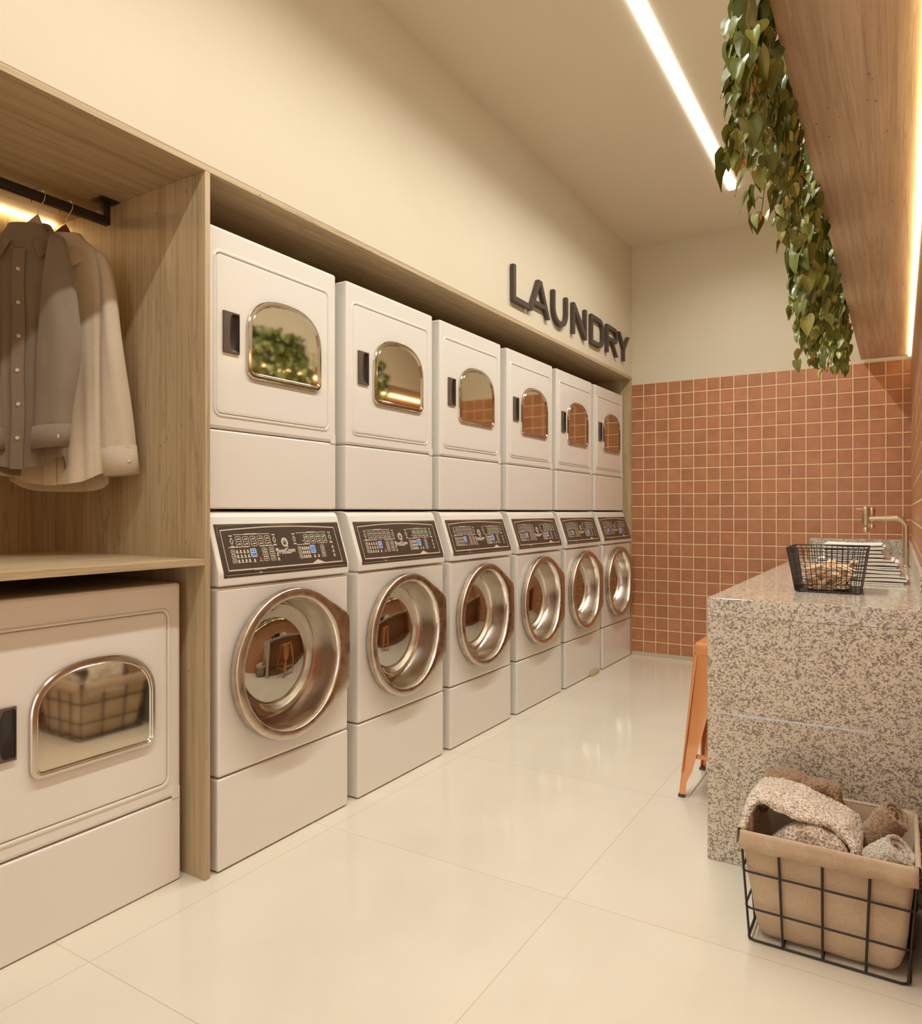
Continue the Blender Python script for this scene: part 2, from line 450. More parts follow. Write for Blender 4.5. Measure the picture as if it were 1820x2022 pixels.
# ------------------------------------------------------------------ built-in oak surround
cab = thing('built_in_cabinet', 'oak built-in surround framing the row of machines and the clothes niche', 'cabinet', (XF, 1.47, 0))
def cpart(name, mat, x0, x1, y0, y1, z0, z1, bev=.0008):
    b = MB(); b.box(x0-XF, x1-XF, y0-1.47, y1-1.47, z0, z1, 0, bev, 1)
    return b.build(name, mat, cab, 30)
XBK = XN
cpart('top_panel', wood_y, XBK, XF, .20, YB-.001, 2.1925, 2.2125)
cpart('side_panel', wood_z, XBK, XF, 1.466, 1.4852, 0, 2.1923)
cpart('side_panel', wood_z, XBK, XF, .20, .2185, 0, 2.1923)
cpart('side_panel', wood_z, XBK, XF, 5.563, YB-.001, 0, 2.1923)
cpart('shelf', wood_y, XBK, XF-.0005, .2187, 1.4658, .9738, .9945)
cpart('back_panel', wood_z, XBK-.010, XBK-.0005, .20, .92, 0, 2.2123)
cpart('back_panel', wood_z, XBK-.010, XBK-.0005, .9215, 1.466, 0, 2.2123)
cpart('back_panel', wood_z, XBK-.010, XBK-.0005, 1.4675, YB-.001, 0, 2.2123)

# ------------------------------------------------------------------ lights of the place
b = MB(); b.box(-.948, -.8955, -1.9, 4.88, ZC-.007, ZC-.0005)
tag(b.build('linear_ceiling_light', led_ceiling, smooth=0), 'long white linear light set in the ceiling above the aisle', 'light')
b = MB(); b.box(.046, .0615, .45, 5.52, 2.158, 2.1695)
tag(b.build('led_strip', led_warm, smooth=0), 'warm light strip between the overhead shelf and the tiled right wall', 'light strip')
b = MB(); b.box(XN+.004, XN+.022, .24, 1.455, 2.178, 2.1915)
tag(b.build('led_strip', led_niche, smooth=0), 'warm light strip at the top back of the clothes niche', 'light strip')

la = bpy.data.lights.new('linear_light_lens', 'AREA'); la.shape = 'RECTANGLE'; la.size = .05; la.size_y = 5.0
la.energy = 92; la.color = (1.0, .98, .90); la.spread = R(146)
lo_ = bpy.data.objects.new('linear_light_lens', la); COL.objects.link(lo_); lo_.location = (-.9218, 2.37, ZC-.009)
# ------------------------------------------------------------------ dryers
W = .6215
def arch(y0, y1, z0, z1, zs, r=.032, n=40):
    """flat bottom with small corners, straight sides to zs, elliptical arch above; CCW from right"""
    c = (y0+y1)/2; hw = (y1-y0)/2; pts = []
    for i in range(n+1):
        t = PI*i/n; p = 2.35
        ct, st = math.cos(t), math.sin(t)
        pts.append((c+hw*math.copysign(abs(ct)**(2/p), ct), zs+(z1-zs)*abs(st)**(2/p)))
    for i in range(7):
        t = PI+PI/2*i/6; pts.append((y0+r+r*math.cos(t), z0+r+r*math.sin(t)))
    for i in range(1, 8):
        pts.append((y0+r+(y1-y0-2*r)*i/8, z0))
    for i in range(7):
        t = 1.5*PI+PI/2*i/6; pts.append((y1-r+r*math.cos(t), z0+r+r*math.sin(t)))
    return pts
def inset(pts, d):
    n = len(pts); out = []
    for i in range(n):
        a, c = pts[i-1], pts[(i+1) % n]
        tx, ty = c[0]-a[0], c[1]-a[1]; l = math.hypot(tx, ty) or 1
        out.append((pts[i][0]-ty/l*d, pts[i][1]+tx/l*d))
    return out
def P3(pts, x): return [(x, p[0], p[1]) for p in pts]
def make_dryer(loc, label, group):
    t = thing('clothes_dryer', label, 'dryer', loc, 0, group)
    H = .921
    b = MB()   # cabinet with a pressed recess for the door
    z0, ys, zst = .262, .581, .292
    o_ = rrect(0, W, z0+.001, H, .012, 5, 6)
    dr = rrect(.030, .584, .302, .848, .03, 5, 6)
    dr2 = rrect(.0385, .5755, .3105, .8395, .024, 5, 6)
    b.loft([P3(o_, -.70), P3(o_, -.010), P3(inset(o_, .003), -.003), P3(inset(o_, .010), 0), P3(inset(o_, .0115), 0),
            P3(inset(dr, -.002), .0), P3(dr, .0), P3(inset(dr, .004), .0035), P3(dr2, .0032), P3(inset(dr2, .0025), -.001), P3(inset(dr2, .0028), -.012), P3(inset(dr2, .02), -.012)], True, True)
    b.box(-.69, -.02, .012, W-.012, z0-.03, z0+.02)
    b.build('cabinet', enamel, t, 32)
    b = MB(); b.box(-.70, 0, 0, W, .002, z0-.0022, 0, .007, 3)
    b.build('lower_panel', enamel, t, 32)
    # small hinge tongue that steps over the seam at the right edge
    b = MB(); b.prism([(0, 0), (.0025, 0), (.0025, .034), (0, .034)], ys+.008, W-.006, 0)
    b.v = [(x, y, z+z0-.003) for x, y, z in b.v]
    b.build('corner_lip', enamel, t, 30)
    # door
    b = MB()
    dd = rrect(.0425, .5715, .3145, .8355, .021, 5, 6)
    win = arch(.165, .527, .445, .737, .60)
    b.loft([P3(dd, -.011), P3(dd, -.002), P3(inset(dd, .003), .0022), P3(inset(dd, .007), .003), P3(inset(dd, .012), .003), P3(inset(dd, .0135), .003)], False, True)
    door = b.build('door', enamel, t, 32)
    b = MB()
    b.loft([P3(win, .0035), P3(inset(win, .001), .010), P3(inset(win, .004), .0135), P3(inset(win, .0125), .0138), P3(inset(win, .0145), .0112), P3(inset(win, .0165), .0112), P3(inset(win, .0185), .013), P3(inset(win, .0215), .009)])
    b.build('window_frame', chrome, door, 30)
    b = MB(); g = inset(win, .0205)
    b.loft([P3(g, .0095)], False, True)
    b.loft([P3(g, .006)], True, False)
    b.build('window_glass', dryglass, door, 0)
    # recessed handle plate
    y0, y1, zz0, zz1 = .067, .133, .516, .651
    pl = [(y1, zz0), (y1, zz1), (y0, zz1), (y0, zz0)]
    outer = []
    M = 26
    for i in range(4):
        a, c = pl[i], pl[(i+1) % 4]
        outer += [(a[0]+(c[0]-a[0])*k/M, a[1]+(c[1]-a[1])*k/M) for k in range(M)]
    cy, cz = y1-.003-.019, (zz0+zz1)/2
    def dshape(y, z):
        ang = math.atan2(z-cz, y-cy); ca, sa = math.cos(ang), math.sin(ang)
        if ca >= 0:
            hw, hh = .0195, .062; p = 12
        else:
            hw, hh = .0195, .062; p = 3.0
        r = (abs(ca/hw)**p + abs(sa/hh)**p)**(-1/p)
        return (cy+r*ca, cz+r*sa)
    D = [dshape(*q) for q in outer]
    b = MB()
    b.loft([P3(outer, .0025), P3(outer, .0095), P3(inset(outer, .0008), .0105), P3(D, .0105)])
    h = b.build('handle', handlem, door, 30)
    b = MB(); b.loft([P3(D, .0105), P3(inset(D, .002), .0055), P3(inset(D, .006), .0036)], False, True)
    # third level ends here: recess cup joins the handle mesh as a second material
    me = h.data
    hb = MB(); hb.v = [tuple(v.co) for v in me.vertices]; hb.f = [tuple(p.vertices) for p in me.polygons]; hb.m = [0]*len(hb.f)
    hb.add(b.v, b.f, 1)
    bpy.data.objects.remove(h)
    hb.build('handle', [handlem, handled], door, 30)
    return t

# ------------------------------------------------------------------ washers
def text_mesh(txt, size, shear=0, bold=.0):
    cu = bpy.data.curves.new('txt', 'FONT'); cu.body = txt; cu.size = size; cu.shear = shear; cu.offset = bold
    cu.align_x = 'CENTER'; cu.align_y = 'CENTER'; cu.resolution_u = 2
    o = bpy.data.objects.new('txt', cu); COL.objects.link(o)
    dg = bpy.context.evaluated_depsgraph_get()
    me = bpy.data.meshes.new_from_object(o.evaluated_get(dg))
    vs = [(v.co.x, v.co.y) for v in me.vertices]; fs = [tuple(p.vertices) for p in me.polygons]
    bpy.data.objects.remove(o); bpy.data.curves.remove(cu); bpy.data.meshes.remove(me)
    return vs, fs
YC, ZW, RO, RI = .3055, .6135, .262, .227
KX, KZ = .006, .944         # fold of the console
TX, TZ = -.0505, 1.112      # top of the sloped face
def make_washer(loc, label, group):
    t = thing('washing_machine', label, 'washer', loc, 0, group)
    b = MB(); b.box(-.72, 0, 0, W, .004, .2945, 0, .007, 3)
    b.build('lower_panel', enamel, t, 32)
    b = MB()
    o_ = rrect(0, W, .2985, .8985, .012, 5, 6)
    def circ(r):
        return [(YC+r*math.cos(a), ZW+r*math.sin(a)) for a in (math.atan2(q[1]-ZW, q[0]-YC) for q in o_)]
    b.loft([P3(o_, -.72), P3(o_, -.010), P3(inset(o_, .003), -.003), P3(inset(o_, .010), 0), P3(inset(o_, .0115), 0), P3(circ(.2415), 0), P3(circ(.240), 0), P3(circ(.236), -.004), P3(circ(.236), -.10)], True, False)
    b.box(-.71, -.12, .012, W-.012, .27, .32); b.box(-.71, -.02, .012, W-.012, .87, .93)
    b.build('front_panel', enamel, t, 32)
    b = MB()
    b.prism([(-.72, .9022), (KX, .9022), (KX, KZ), (TX, TZ), (TX-.004, 1.124), (TX-.012, 1.1335), (TX-.026, 1.1402), (TX-.045, 1.142), (-.72, 1.142)], 0, W, .0055, 0, 3)
    b.build('console', enamel, t, 40)
    # control panel: dark film on the sloped face, folding over the lip
    pz0, pz1, py0, py1 = .9285, 1.0985, .0185, .6085
    def on(s, q, lift=.0):
        """s 0..1 left to right, q 0..1 bottom to top of the film"""
        y = py0+(py1-py0)*s; z = pz0+(pz1-pz0)*q
        if z <= KZ-.001: return (KX+.0009+lift, y, z)
        k = (z-KZ)/(TZ-KZ); nx, nz = .948, .319
        return (KX+(TX-KX)*k+(.0009+lift)*nx, y, z+(.0009+lift)*nz)
    qk = (KZ-pz0)/(pz1-pz0)
    b = MB()
    for (qa, qb) in ((0, qk-.01), (qk-.01, qk+.02), (qk+.02, 1)):
        b.add([on(0, qa), on(1, qa), on(1, qb), on(0, qb)], [(0, 1, 2, 3)])
    def strip(bb, pts, w, m, lift, asp=.17/.59):
        """flat line of width w (in s units) through (s,q) points"""
        for i in range(len(pts)-1):
            (s0, q0), (s1, q1) = pts[i], pts[i+1]
            dx, dy = (s1-s0), (q1-q0)*asp; l = math.hypot(dx, dy) or 1
            ns, nq = -dy/l*w/2, dx/l*w/2/asp
            bb.add([on(s0-ns, q0-nq, lift), on(s1-ns, q1-nq, lift), on(s1+ns, q1+nq, lift), on(s0+ns, q0+nq, lift)], [(0, 1, 2, 3)], m)
    def quad(bb, s0, s1, q0, q1, m, lift):
        bb.add([on(s0, q0, lift), on(s1, q0, lift), on(s1, q1, lift), on(s0, q1, lift)], [(0, 1, 2, 3)], m)
    # printed borders
    quad(b, .02, .985, .045, .12, 1, .0002)
    strip(b, [(.018, .945), (.026, .968), (.965, .982), (.977, .965)], .0035, 2, .0003)
    strip(b, [(.018, .945), (.012, .065), (.022, .04), (.975, .035), (.99, .06), (.977, .965)], .0035, 1, .0003)
    arcp = [(.0349+.9158*i/16, .8832+.054*math.sin(PI*i/16)) for i in range(17)]
    strip(b, arcp, .006, 3, .0004)
    strip(b, [(.0349, .885), (.0356, .1385)], .004, 3, .0004); strip(b, [(.9507, .885), (.9575, .1176)], .004, 3, .0004)
    strip(b, [(.0356, .130), (.9575, .130)], .0065, 3, .0004)
    b.add([on(.2592, .040, .0006), on(.3137, .128, .0006), on(.2032, .128, .0006)], [(0, 1, 2)], 3)
    b.add([on(.7357, .215, .0006), on(.6785, .132, .0006), on(.7982, .132, .0006)], [(0, 1, 2)], 3)
    cp = b.build('control_panel', [panelm, panelgrey, chrome, cream], t, 0, fix=False)
    # membrane keys, each its own piece
    def key(s, q, w=.044, h=.105, inner=0, bar=True, mark=True):
        kb = MB(); asp = .17/.59
        oo = rrect(s-w/2, s+w/2, (q-h/2)*asp, (q+h/2)*asp, min(w, h*asp)*.32, 3, 1)
        ii = inset(oo, .0030)
        kb.loft([[on(a, c/asp, .0005) for a, c in oo], [on(a, c/asp, .0005) for a, c in ii]], False, False, 0)
        kb.loft([[on(a, c/asp, .0004) for a, c in ii]], False, True, 1)
        if bar: quad(kb, s-w*.12, s+w*.28, q-h*.10, q+h*.13, 0, .0006)
        if mark: quad(kb, s-w*.30, s-w*.17, q-h*.18, q+h*.02, 0, .0006)
        return kb.build('key', [cream, [panelm, greenp][inner]], cp, 0, fix=False)
    for i in range(5):
        key(.1466+i*.0535, .708); key(.1466+i*.0535, .612)
    for i in range(4):
        key(.678+i*.053, .700, inner=1); key(.680+i*.053, .605)
    for k in range(3):
        key(.0913, .478-k*.089, .030, .078); key(.602, .470-k*.088, .030, .078)
        key(.3206, .479-k*.087, .040, .085); key(.3745, .482-k*.089, .040, .085)
        key(.802, .476-k*.089, .036, .082)
    for s_, q_ in ((.0972, .673), (.412, .671), (.574, .671), (.8925, .676)):
        kb = MB()
        kb.add([on(s_, q_+.075, .0006), on(s_-.014, q_, .0006), on(s_, q_-.075, .0006), on(s_+.014, q_, .0006)], [(0, 1, 2, 3)], 0)
        kb.add([on(s_, q_+.048, .0008), on(s_-.009, q_, .0008), on(s_, q_-.048, .0008), on(s_+.009, q_, .0008)], [(0, 1, 2, 3)], 1)
        quad(kb, s_-.012, s_+.012, q_-.115, q_-.09, 0, .0005); quad(kb, s_-.012, s_+.012, q_+.09, q_+.112, 0, .0005)
        kb.build('arrow_key', [cream, greenp], cp, 0, fix=False)
    # lit displays
    for s_, q_, mt in ((.2352, .4358, [bluedk, whitelit, cream]), (.7142, .4349, [bluelit, bluedk, cream])):
        kb = MB(); asp = .17/.59
        oo = rrect(s_-.0225, s_+.0225, (q_-.085)*asp, (q_+.085)*asp, .006, 3, 1)
        kb.loft([[on(a, c/asp, .0008) for a, c in oo], [on(a, c/asp, .0008) for a, c in inset(oo, .004)]], False, False, 2)
        kb.loft([[on(a, c/asp, .0006) for a, c in inset(oo, .004)]], False, True, 0)
        for d in (-.0085, .0085):
            for (u0, u1, v0, v1) in ((-.006, .006, .046, .056), (-.006, .006, -.006, .006), (-.006, .006, -.056, -.046), (-.0075, -.005, -.05, .05), (.005, .0075, .0, .05)):
                quad(kb, s_+d+u0, s_+d+u1, q_+v0, q_+v1, 1, .001)
        kb.build('display', mt, cp, 0, fix=False)
    # legends and indicator dots printed on the film
    kL, kR = MB(), MB(); kb = kR
    quad(kb, .62, .648, .705, .728, 1, .0006); quad(kb, .638, .652, .612, .628, 0, .0006)
    for (s0, s1, q_) in ((.120, .385, .795), (.195, .29, .805), (.60, .86, .79), (.69, .765, .80), (.065, .21, .555), (.115, .16, .562), (.295, .40, .555), (.585, .70, .545), (.64, .665, .552), (.79, .83, .555)):
        quad(kL if s0 < .49 else kR, s0, s1, q_-.006, q_+.006, 0, .0005)
    def dot(s_, q_, m=0):
        kb = kL if s_ < .49 else kR
        quad(kb, s_-.0055, s_+.0055, q_-.028, q_+.02, m, .0006); quad(kb, s_-.010, s_+.010, q_-.042, q_-.030, 0, .0006)
    for r_ in range(3):
        for c_ in range(4):
            dot(.120+c_*.0255, .482-r_*.090); dot(.628+c_*.0165, .474-r_*.086)
    for k in range(3): dot(.4143, .478-k*.091); dot(.897, .473-k*.091)
    dot(.232, .297); dot(.718, .30); dot(.752, .30); quad(kb, .885, .908, .545, .56, 0, .0006)
    quad(kL, .2725, .2835, .285, .335, 2, .0007); quad(kL, .265, .292, .265, .275, 0, .0006)
    for k_ in (kL, kR): k_.build('printed_legend', [cream, greenp, redlit], cp, 0, fix=False)
    # round logo with a tail, and the maker's lettering under it
    kb = MB(); asp = .17/.59
    ci = [(math.cos(2*PI*i/24), math.sin(2*PI*i/24)) for i in range(24)]
    lo = lambda r: [on(.490+r*c, .610+r*s_/asp, .0007) for c, s_ in ci]
    kb.loft([lo(.0265), lo(.0165)])
    kb.add([on(.486, .545, .0008), on(.500, .560, .0008), on(.513, .500, .0008), on(.505, .500, .0008)], [(0, 1, 2, 3)])
    strip(kb, [(.481, .60), (.483, .640), (.490, .652), (.497, .640), (.499, .60), (.507, .560)], .005, 0, .0008)
    vs, fs = text_mesh('SpeedQueen', .0165, 0, .0005)
    kb.add([on(.490+x/(py1-py0), .443+y/(pz1-pz0)*1.25, .0007) for x, y in vs], fs)
    quad(kb, .449, .528, .378, .396, 0, .0006)
    kb.build('logo', cream, cp, 0, fix=False)
    # door: ring with a flat-sided pull on the right, spun bowl, dome glass
    NA = 160
    vx, vz = .2905, .137
    hull = []
    dist = math.hypot(vx, vz); va = math.atan2(vz, vx); ta = math.acos(RO/dist)
    for i in range(NA):
        a = 2*PI*i/NA; aa = a if a <= PI else a-2*PI
        s_ = abs(aa)
        if s_ <= va: r = vx/math.cos(s_)
        elif s_ <= va+ta: r = RO/math.cos(va+ta-s_)
        else: r = RO
        hull.append((YC+r*math.cos(a), ZW+r*math.sin(a)))
    # soften the pull's corners
    for _ in range(2):
        hull = [((hull[i-1][0]+2*hull[i][0]+hull[(i+1) % NA][0])/4, (hull[i-1][1]+2*hull[i][1]+hull[(i+1) % NA][1])/4) for i in range(NA)]
    inner = [(YC+RI*math.cos(2*PI*i/NA), ZW+RI*math.sin(2*PI*i/NA)) for i in range(NA)]
    def bl(k): return [(h[0]+(q[0]-h[0])*k, h[1]+(q[1]-h[1])*k) for h, q in zip(hull, inner)]
    b = MB()
    b.loft([P3(bl(.30), .001), P3(inset(hull, .006), .002), P3(inset(hull, .006), .008), P3(bl(0), .010), P3(bl(0), .029), P3(bl(.035), .034), P3(bl(.10), .0375), P3(bl(.18), .0385), P3(bl(.5), .0385), P3(bl(.86), .038), P3(bl(.94), .0365), P3(bl(.985), .033), P3(bl(1.0), .026)])
    door = b.build('door', steel, t, 40)
    b = MB()
    c0 = (0, YC, ZW)
    b.lathe([(RI+.0005, .031), (RI-.003, .024), (.2245, .0), (.220, -.03), (.214, -.055), (.207, -.070), (.203, -.074), (.199, -.072), (.197, -.078)], c0, 'x', 96)
    b.build('door_bowl', bowlm, door, 45)
    b = MB()
    pr = [(.1975, -.077), (.1965, -.066), (.190, -.060), (.181, -.0585), (.176, -.056), (.168, -.047), (.150, -.037), (.125, -.028), (.095, -.021), (.06, -.0165), (.03, -.015), (.0, -.0145)]
    b.lathe(pr, c0, 'x', 96)
    b.build('door_glass', washglass, door, 60)
    b = MB()
    b.lathe([(.199, -.080), (.205, -.10), (.215, -.12), (.222, -.14), (.222, -.40), (.05, -.42), (.0, -.42)], c0, 'x', 64)
    b.build('drum', darksteel, t, 40)
    return t

ordw = ['first', 'second', 'third', 'fourth', 'fifth', 'sixth']
YW = [1.5140, 2.1957, 2.8771, 3.5688, 4.2506, 4.9258]
wl = ['white front-load washer nearest the viewer, beside the oak side panel',
      'white front-load washer, second of the row from the oak side panel',
      'white front-load washer, third of the row from the oak side panel',
      'white front-load washer, third of the row from the tiled back wall',
      'white front-load washer with a small beige block at its foot',
      'white front-load washer farthest away, next to the tiled back wall']
dl = ['white dryer stacked on the nearest washer, its window mirroring the hanging plants',
      'white dryer stacked on the second washer from the oak side panel',
      'white dryer stacked on the third washer from the oak side panel',
      'white dryer stacked on the third washer from the tiled back wall',
      'white dryer stacked on the second washer from the tiled back wall',
      'white dryer stacked on the farthest washer, right beside the tiled back wall']
w0 = make_washer((XF, YW[0], 0), wl[0], 'front-load washers along the left wall')
d0 = make_dryer((-1.887, YW[0], 1.147), dl[0], 'dryers stacked on the washers')
for i in range(1, 6):
    dup(w0, (XF, YW[i], 0), wl[i])
    dup(d0, (-1.887, YW[i], 1.147), dl[i])
nd = dup(d0, (-1.9035, .8155, 0), 'white dryer standing on the floor under the shelf of the clothes niche')
if 'group' in nd: del nd['group']
b = MB(); b.box(XF+.003, XF+.016, 4.675, 4.81, .0005, .031, 0, .002)
tag(b.build('floor_block', beigem), 'small beige block on the floor at the foot of the fifth washer', 'block')

# ------------------------------------------------------------------ wall letters
def letter(ch, y0, y1, z0, z1, label):
    st = .029; d0_, d1_ = .004, .026
    b = MB(); w = y1-y0; h = z1-z0
    def poly(pts, hole=None):
        bm = bmesh.new()
        if hole is None:
            vs = [bm.verts.new((d0_, y0+p[0], z0+p[1])) for p in pts]
            f = bm.faces.new(vs)
            r = bmesh.ops.extrude_face_region(bm, geom=[f])
            for e in r['geom']:
                if isinstance(e, bmesh.types.BMVert): e.co.x = d1_
            bmesh.ops.recalc_face_normals(bm, faces=bm.faces)
            b.bm(bm)
        else:
            bm.free()
            P = lambda q, x: [(x, y0+p[0], z0+p[1]) for p in q]
            b.loft([P(hole, d0_), P(pts, d0_), P(pts, d1_), P(hole, d1_), P(hole, d0_)])
    def bar(p, q, t=st):
        dx, dy = q[0]-p[0], q[1]-p[1]; l = math.hypot(dx, dy); nx, ny = -dy/l*t/2, dx/l*t/2
        poly([(p[0]-nx, p[1]-ny), (q[0]-nx, q[1]-ny), (q[0]+nx, q[1]+ny), (p[0]+nx, p[1]+ny)])
    if ch == 'L':
        poly([(0, 0), (w, 0), (w, st), (st, st), (st, h), (0, h)])
    elif ch == 'A':
        c = w/2; k = .023
        def xo(z): return c-k-(c-k)*(1-z/h)       # outer left edge
        t = st*1.12
        za, zb = h*.22, h*.22+st*.9
        poly([(0, 0), (t, 0), (t+(c-t)*1.0*(za/(h*.86)), za), (w-t-(w-t-c)*(za/(h*.86)), za), (w-t, 0), (w, 0), (c+k, h), (c-k, h)]) if False else None
        ap = (c, h*.84)
        def xi(z): return t+(c-t)*z/ap[1]
        b_out = [(0, 0), (t, 0), (xi(za), za), (w-xi(za), za), (w-t, 0), (w, 0), (c+k, h), (c-k, h)]
        hole = [(xi(zb), zb), (w-xi(zb), zb), ap]
        # left leg, right leg, crossbar as one outline with a triangular counter
        L_ = [(0, 0), (t, 0), (xi(za), za), (xi(zb), zb), ap, (c, h), (c-k, h)]
        R_ = [(w-p[0], p[1]) for p in L_][::-1]
        poly(L_); poly(R_); poly([(xi(za), za), (w-xi(za), za), (w-xi(zb), zb), (xi(zb), zb)])
    elif ch == 'U':
        r = w/2*.92; n = 10
        out = [(0, h), (0, r)] + [(r-r*math.cos(PI/2*i/n), r-r*math.sin(PI/2*i/n)) for i in range(1, n+1)] + [(w-r+r*math.sin(PI/2*i/n), r-r*math.cos(PI/2*i/n)) for i in range(0, n+1)] + [(w, h), (w-st, h), (w-st, r)]
        ri = r-st
        inn = [(w-r+ri*math.cos(PI/2*i/n), r-ri*math.sin(PI/2*i/n)) for i in range(1, n+1)] + [(r-ri*math.sin(PI/2*i/n), r-ri*math.cos(PI/2*i/n)) for i in range(0, n+1)] + [(st, h)]
        poly(out+inn)
    elif ch == 'N':
        d = st*1.25
        poly([(0, 0), (st, 0), (st, h-d*1.55), (w-st*1.02, 0), (w, 0), (w, h), (w-st, h), (w-st, d*1.55), (st*1.02, h), (0, h)])
    elif ch == 'D':
        n = 14; r = h/2*.78
        def ring(o):
            a = w-o; rr = r-o; q = []
            zz1, zz0 = h-o, o
            q += [(o, zz0), (o+(a-rr-o)*.5, zz0), (a-rr, zz0)]
            q += [(a-rr+rr*math.sin(PI/2*i/n), zz0+rr-rr*math.cos(PI/2*i/n)) for i in range(1, n+1)]
            q += [(a-rr+rr*math.cos(PI/2*i/n), zz1-rr+rr*math.sin(PI/2*i/n)) for i in range(0, n+1)]
            q += [(o+(a-rr-o)*.5, zz1), (o, zz1)]
            return q
        poly(ring(0), ring(st))
    elif ch == 'R':
        n = 10; zb = h*.44; hh = h-zb; r = hh*.42
        def ring(o):
            a = w*.96-o; rr = max(r-o, .012); q = []
            zz1, zz0 = h-o, zb+o
            q += [(o, zz0), (a-rr, zz0)]
            q += [(a-rr+rr*math.sin(PI/2*i/n), zz0+rr-rr*math.cos(PI/2*i/n)) for i in range(1, n+1)]
            q += [(a-rr+rr*math.cos(PI/2*i/n), zz1-rr+rr*math.sin(PI/2*i/n)) for i in range(0, n+1)]
            q += [(o, zz1)]
            return q
        poly(ring(0), ring(st))
        poly([(0, 0), (st, 0), (st, zb+.001), (0, zb+.001)])
        poly([(w-st*1.12, 0), (w, 0), (w*.50+st*.55, zb+.004), (w*.50-st*.50, zb+.004)])
    elif ch == 'Y':
        c = w/2; zj = h*.43
        poly([(c-st/2, 0), (c+st/2, 0), (c+st/2, zj), (w, h), (w-st*1.1, h), (c, zj+st*.95), (st*1.1, h), (0, h), (c-st/2, zj)])
    # stand-off pins into the wall
    py, pz = {'Y': (w/2, .05), 'A': (.02, .012), 'U': (st/2, .12)}.get(ch, (st/2, .1))
    b.tube([(.0002, y0+py, z0+pz), (d0_+.002, y0+py, z0+pz)], .004, 6)
    o = b.build('sign_letter', signm, smooth=20, loc=(XF, 0, 0))
    return tag(o, label, 'letter', 'raised letters on the left wall')
for ch, y0, y1, lab in (('L', 3.483, 3.677, 'dark brown raised capital L, first letter on the wall above the dryers'),
                        ('A', 3.688, 3.962, 'dark brown raised capital A between the L and the U on the wall'),
                        ('U', 4.012, 4.238, 'dark brown raised capital U between the A and the N on the wall'),
                        ('N', 4.325, 4.560, 'dark brown raised capital N between the U and the D on the wall'),
                        ('D', 4.645, 4.890, 'dark brown raised capital D between the N and the R on the wall'),
                        ('R', 4.955, 5.190, 'dark brown raised capital R between the D and the Y on the wall'),
                        ('Y', 5.212, 5.452, 'dark brown raised capital Y, last letter on the wall next to the corner')):
    letter(ch, y0, y1, 2.297, 2.499, lab)

# ------------------------------------------------------------------ clothes rail, hangers and shirts
rl = thing('clothes_rail', 'black square clothes rail under the top of the oak niche', 'rail', (-2.295, 1.433, 2.19))
b = MB(); b.box(-.0125, .0125, .26-1.433, .0125, 2.112-2.19, 2.137-2.19, 0, .001)
b.build('rail_bar', railm, rl)
b = MB(); b.box(-.0125, .0125, -.0125, .0125, 2.137-2.19, -.0005, 0, .001)
b.build('bracket', railm, rl)
b = MB(); b.box(-.034, .034, -.034, .031, -.0025, .0022, 0, .001)
b.build('mounting_plate', railm, rl)

PHI = R(35)
def make_hanger(loc, label, mat, cdx=-.012, hl=.10):
    t = thing('coat_hanger', label, 'hanger', loc, PHI, 'hangers on the black rail')
    z = loc[2]
    b = MB(); pts = []
    for i in range(0, 21):
        a = R(205-215*i/20)
        pts.append((.0215*math.cos(a), 0, 2.1285-z+.0215*math.sin(a)))
    pts = [(-.0195, 0, 2.104-z), (-.0205, 0, 2.112-z)]+pts+[(.0195, 0, 2.116-z), (.013, 0, 2.104-z), (.004, 0, 2.092-z), (0, 0, 2.080-z), (0, 0, 2.055-z)]
    b.tube(pts, .0016, 8)
    b.build('hook', hookm, t, 60)
    b = MB(); loops = []
    for i in range(33):
        s = -1+2*i/32; x = hl*s+cdx*min(1, abs(s)*4)
        zc = 2.024+.022*math.exp(-(s*hl/.034)**2)-.085*abs(s)**1.1-z; hh = .022*(1-.55*abs(s)); dd = .011+.004*abs(s)
        if abs(s) > .96: hh *= .6; dd *= .7
        yb = .012*abs(s)**2
        loops.append([(x, yb+dd*math.cos(2*PI*k/14), zc+hh*math.sin(2*PI*k/14)) for k in range(14)])
    b.loft(loops, True, True)
    b.build('hanger_arm', mat, t, 60)
    return t
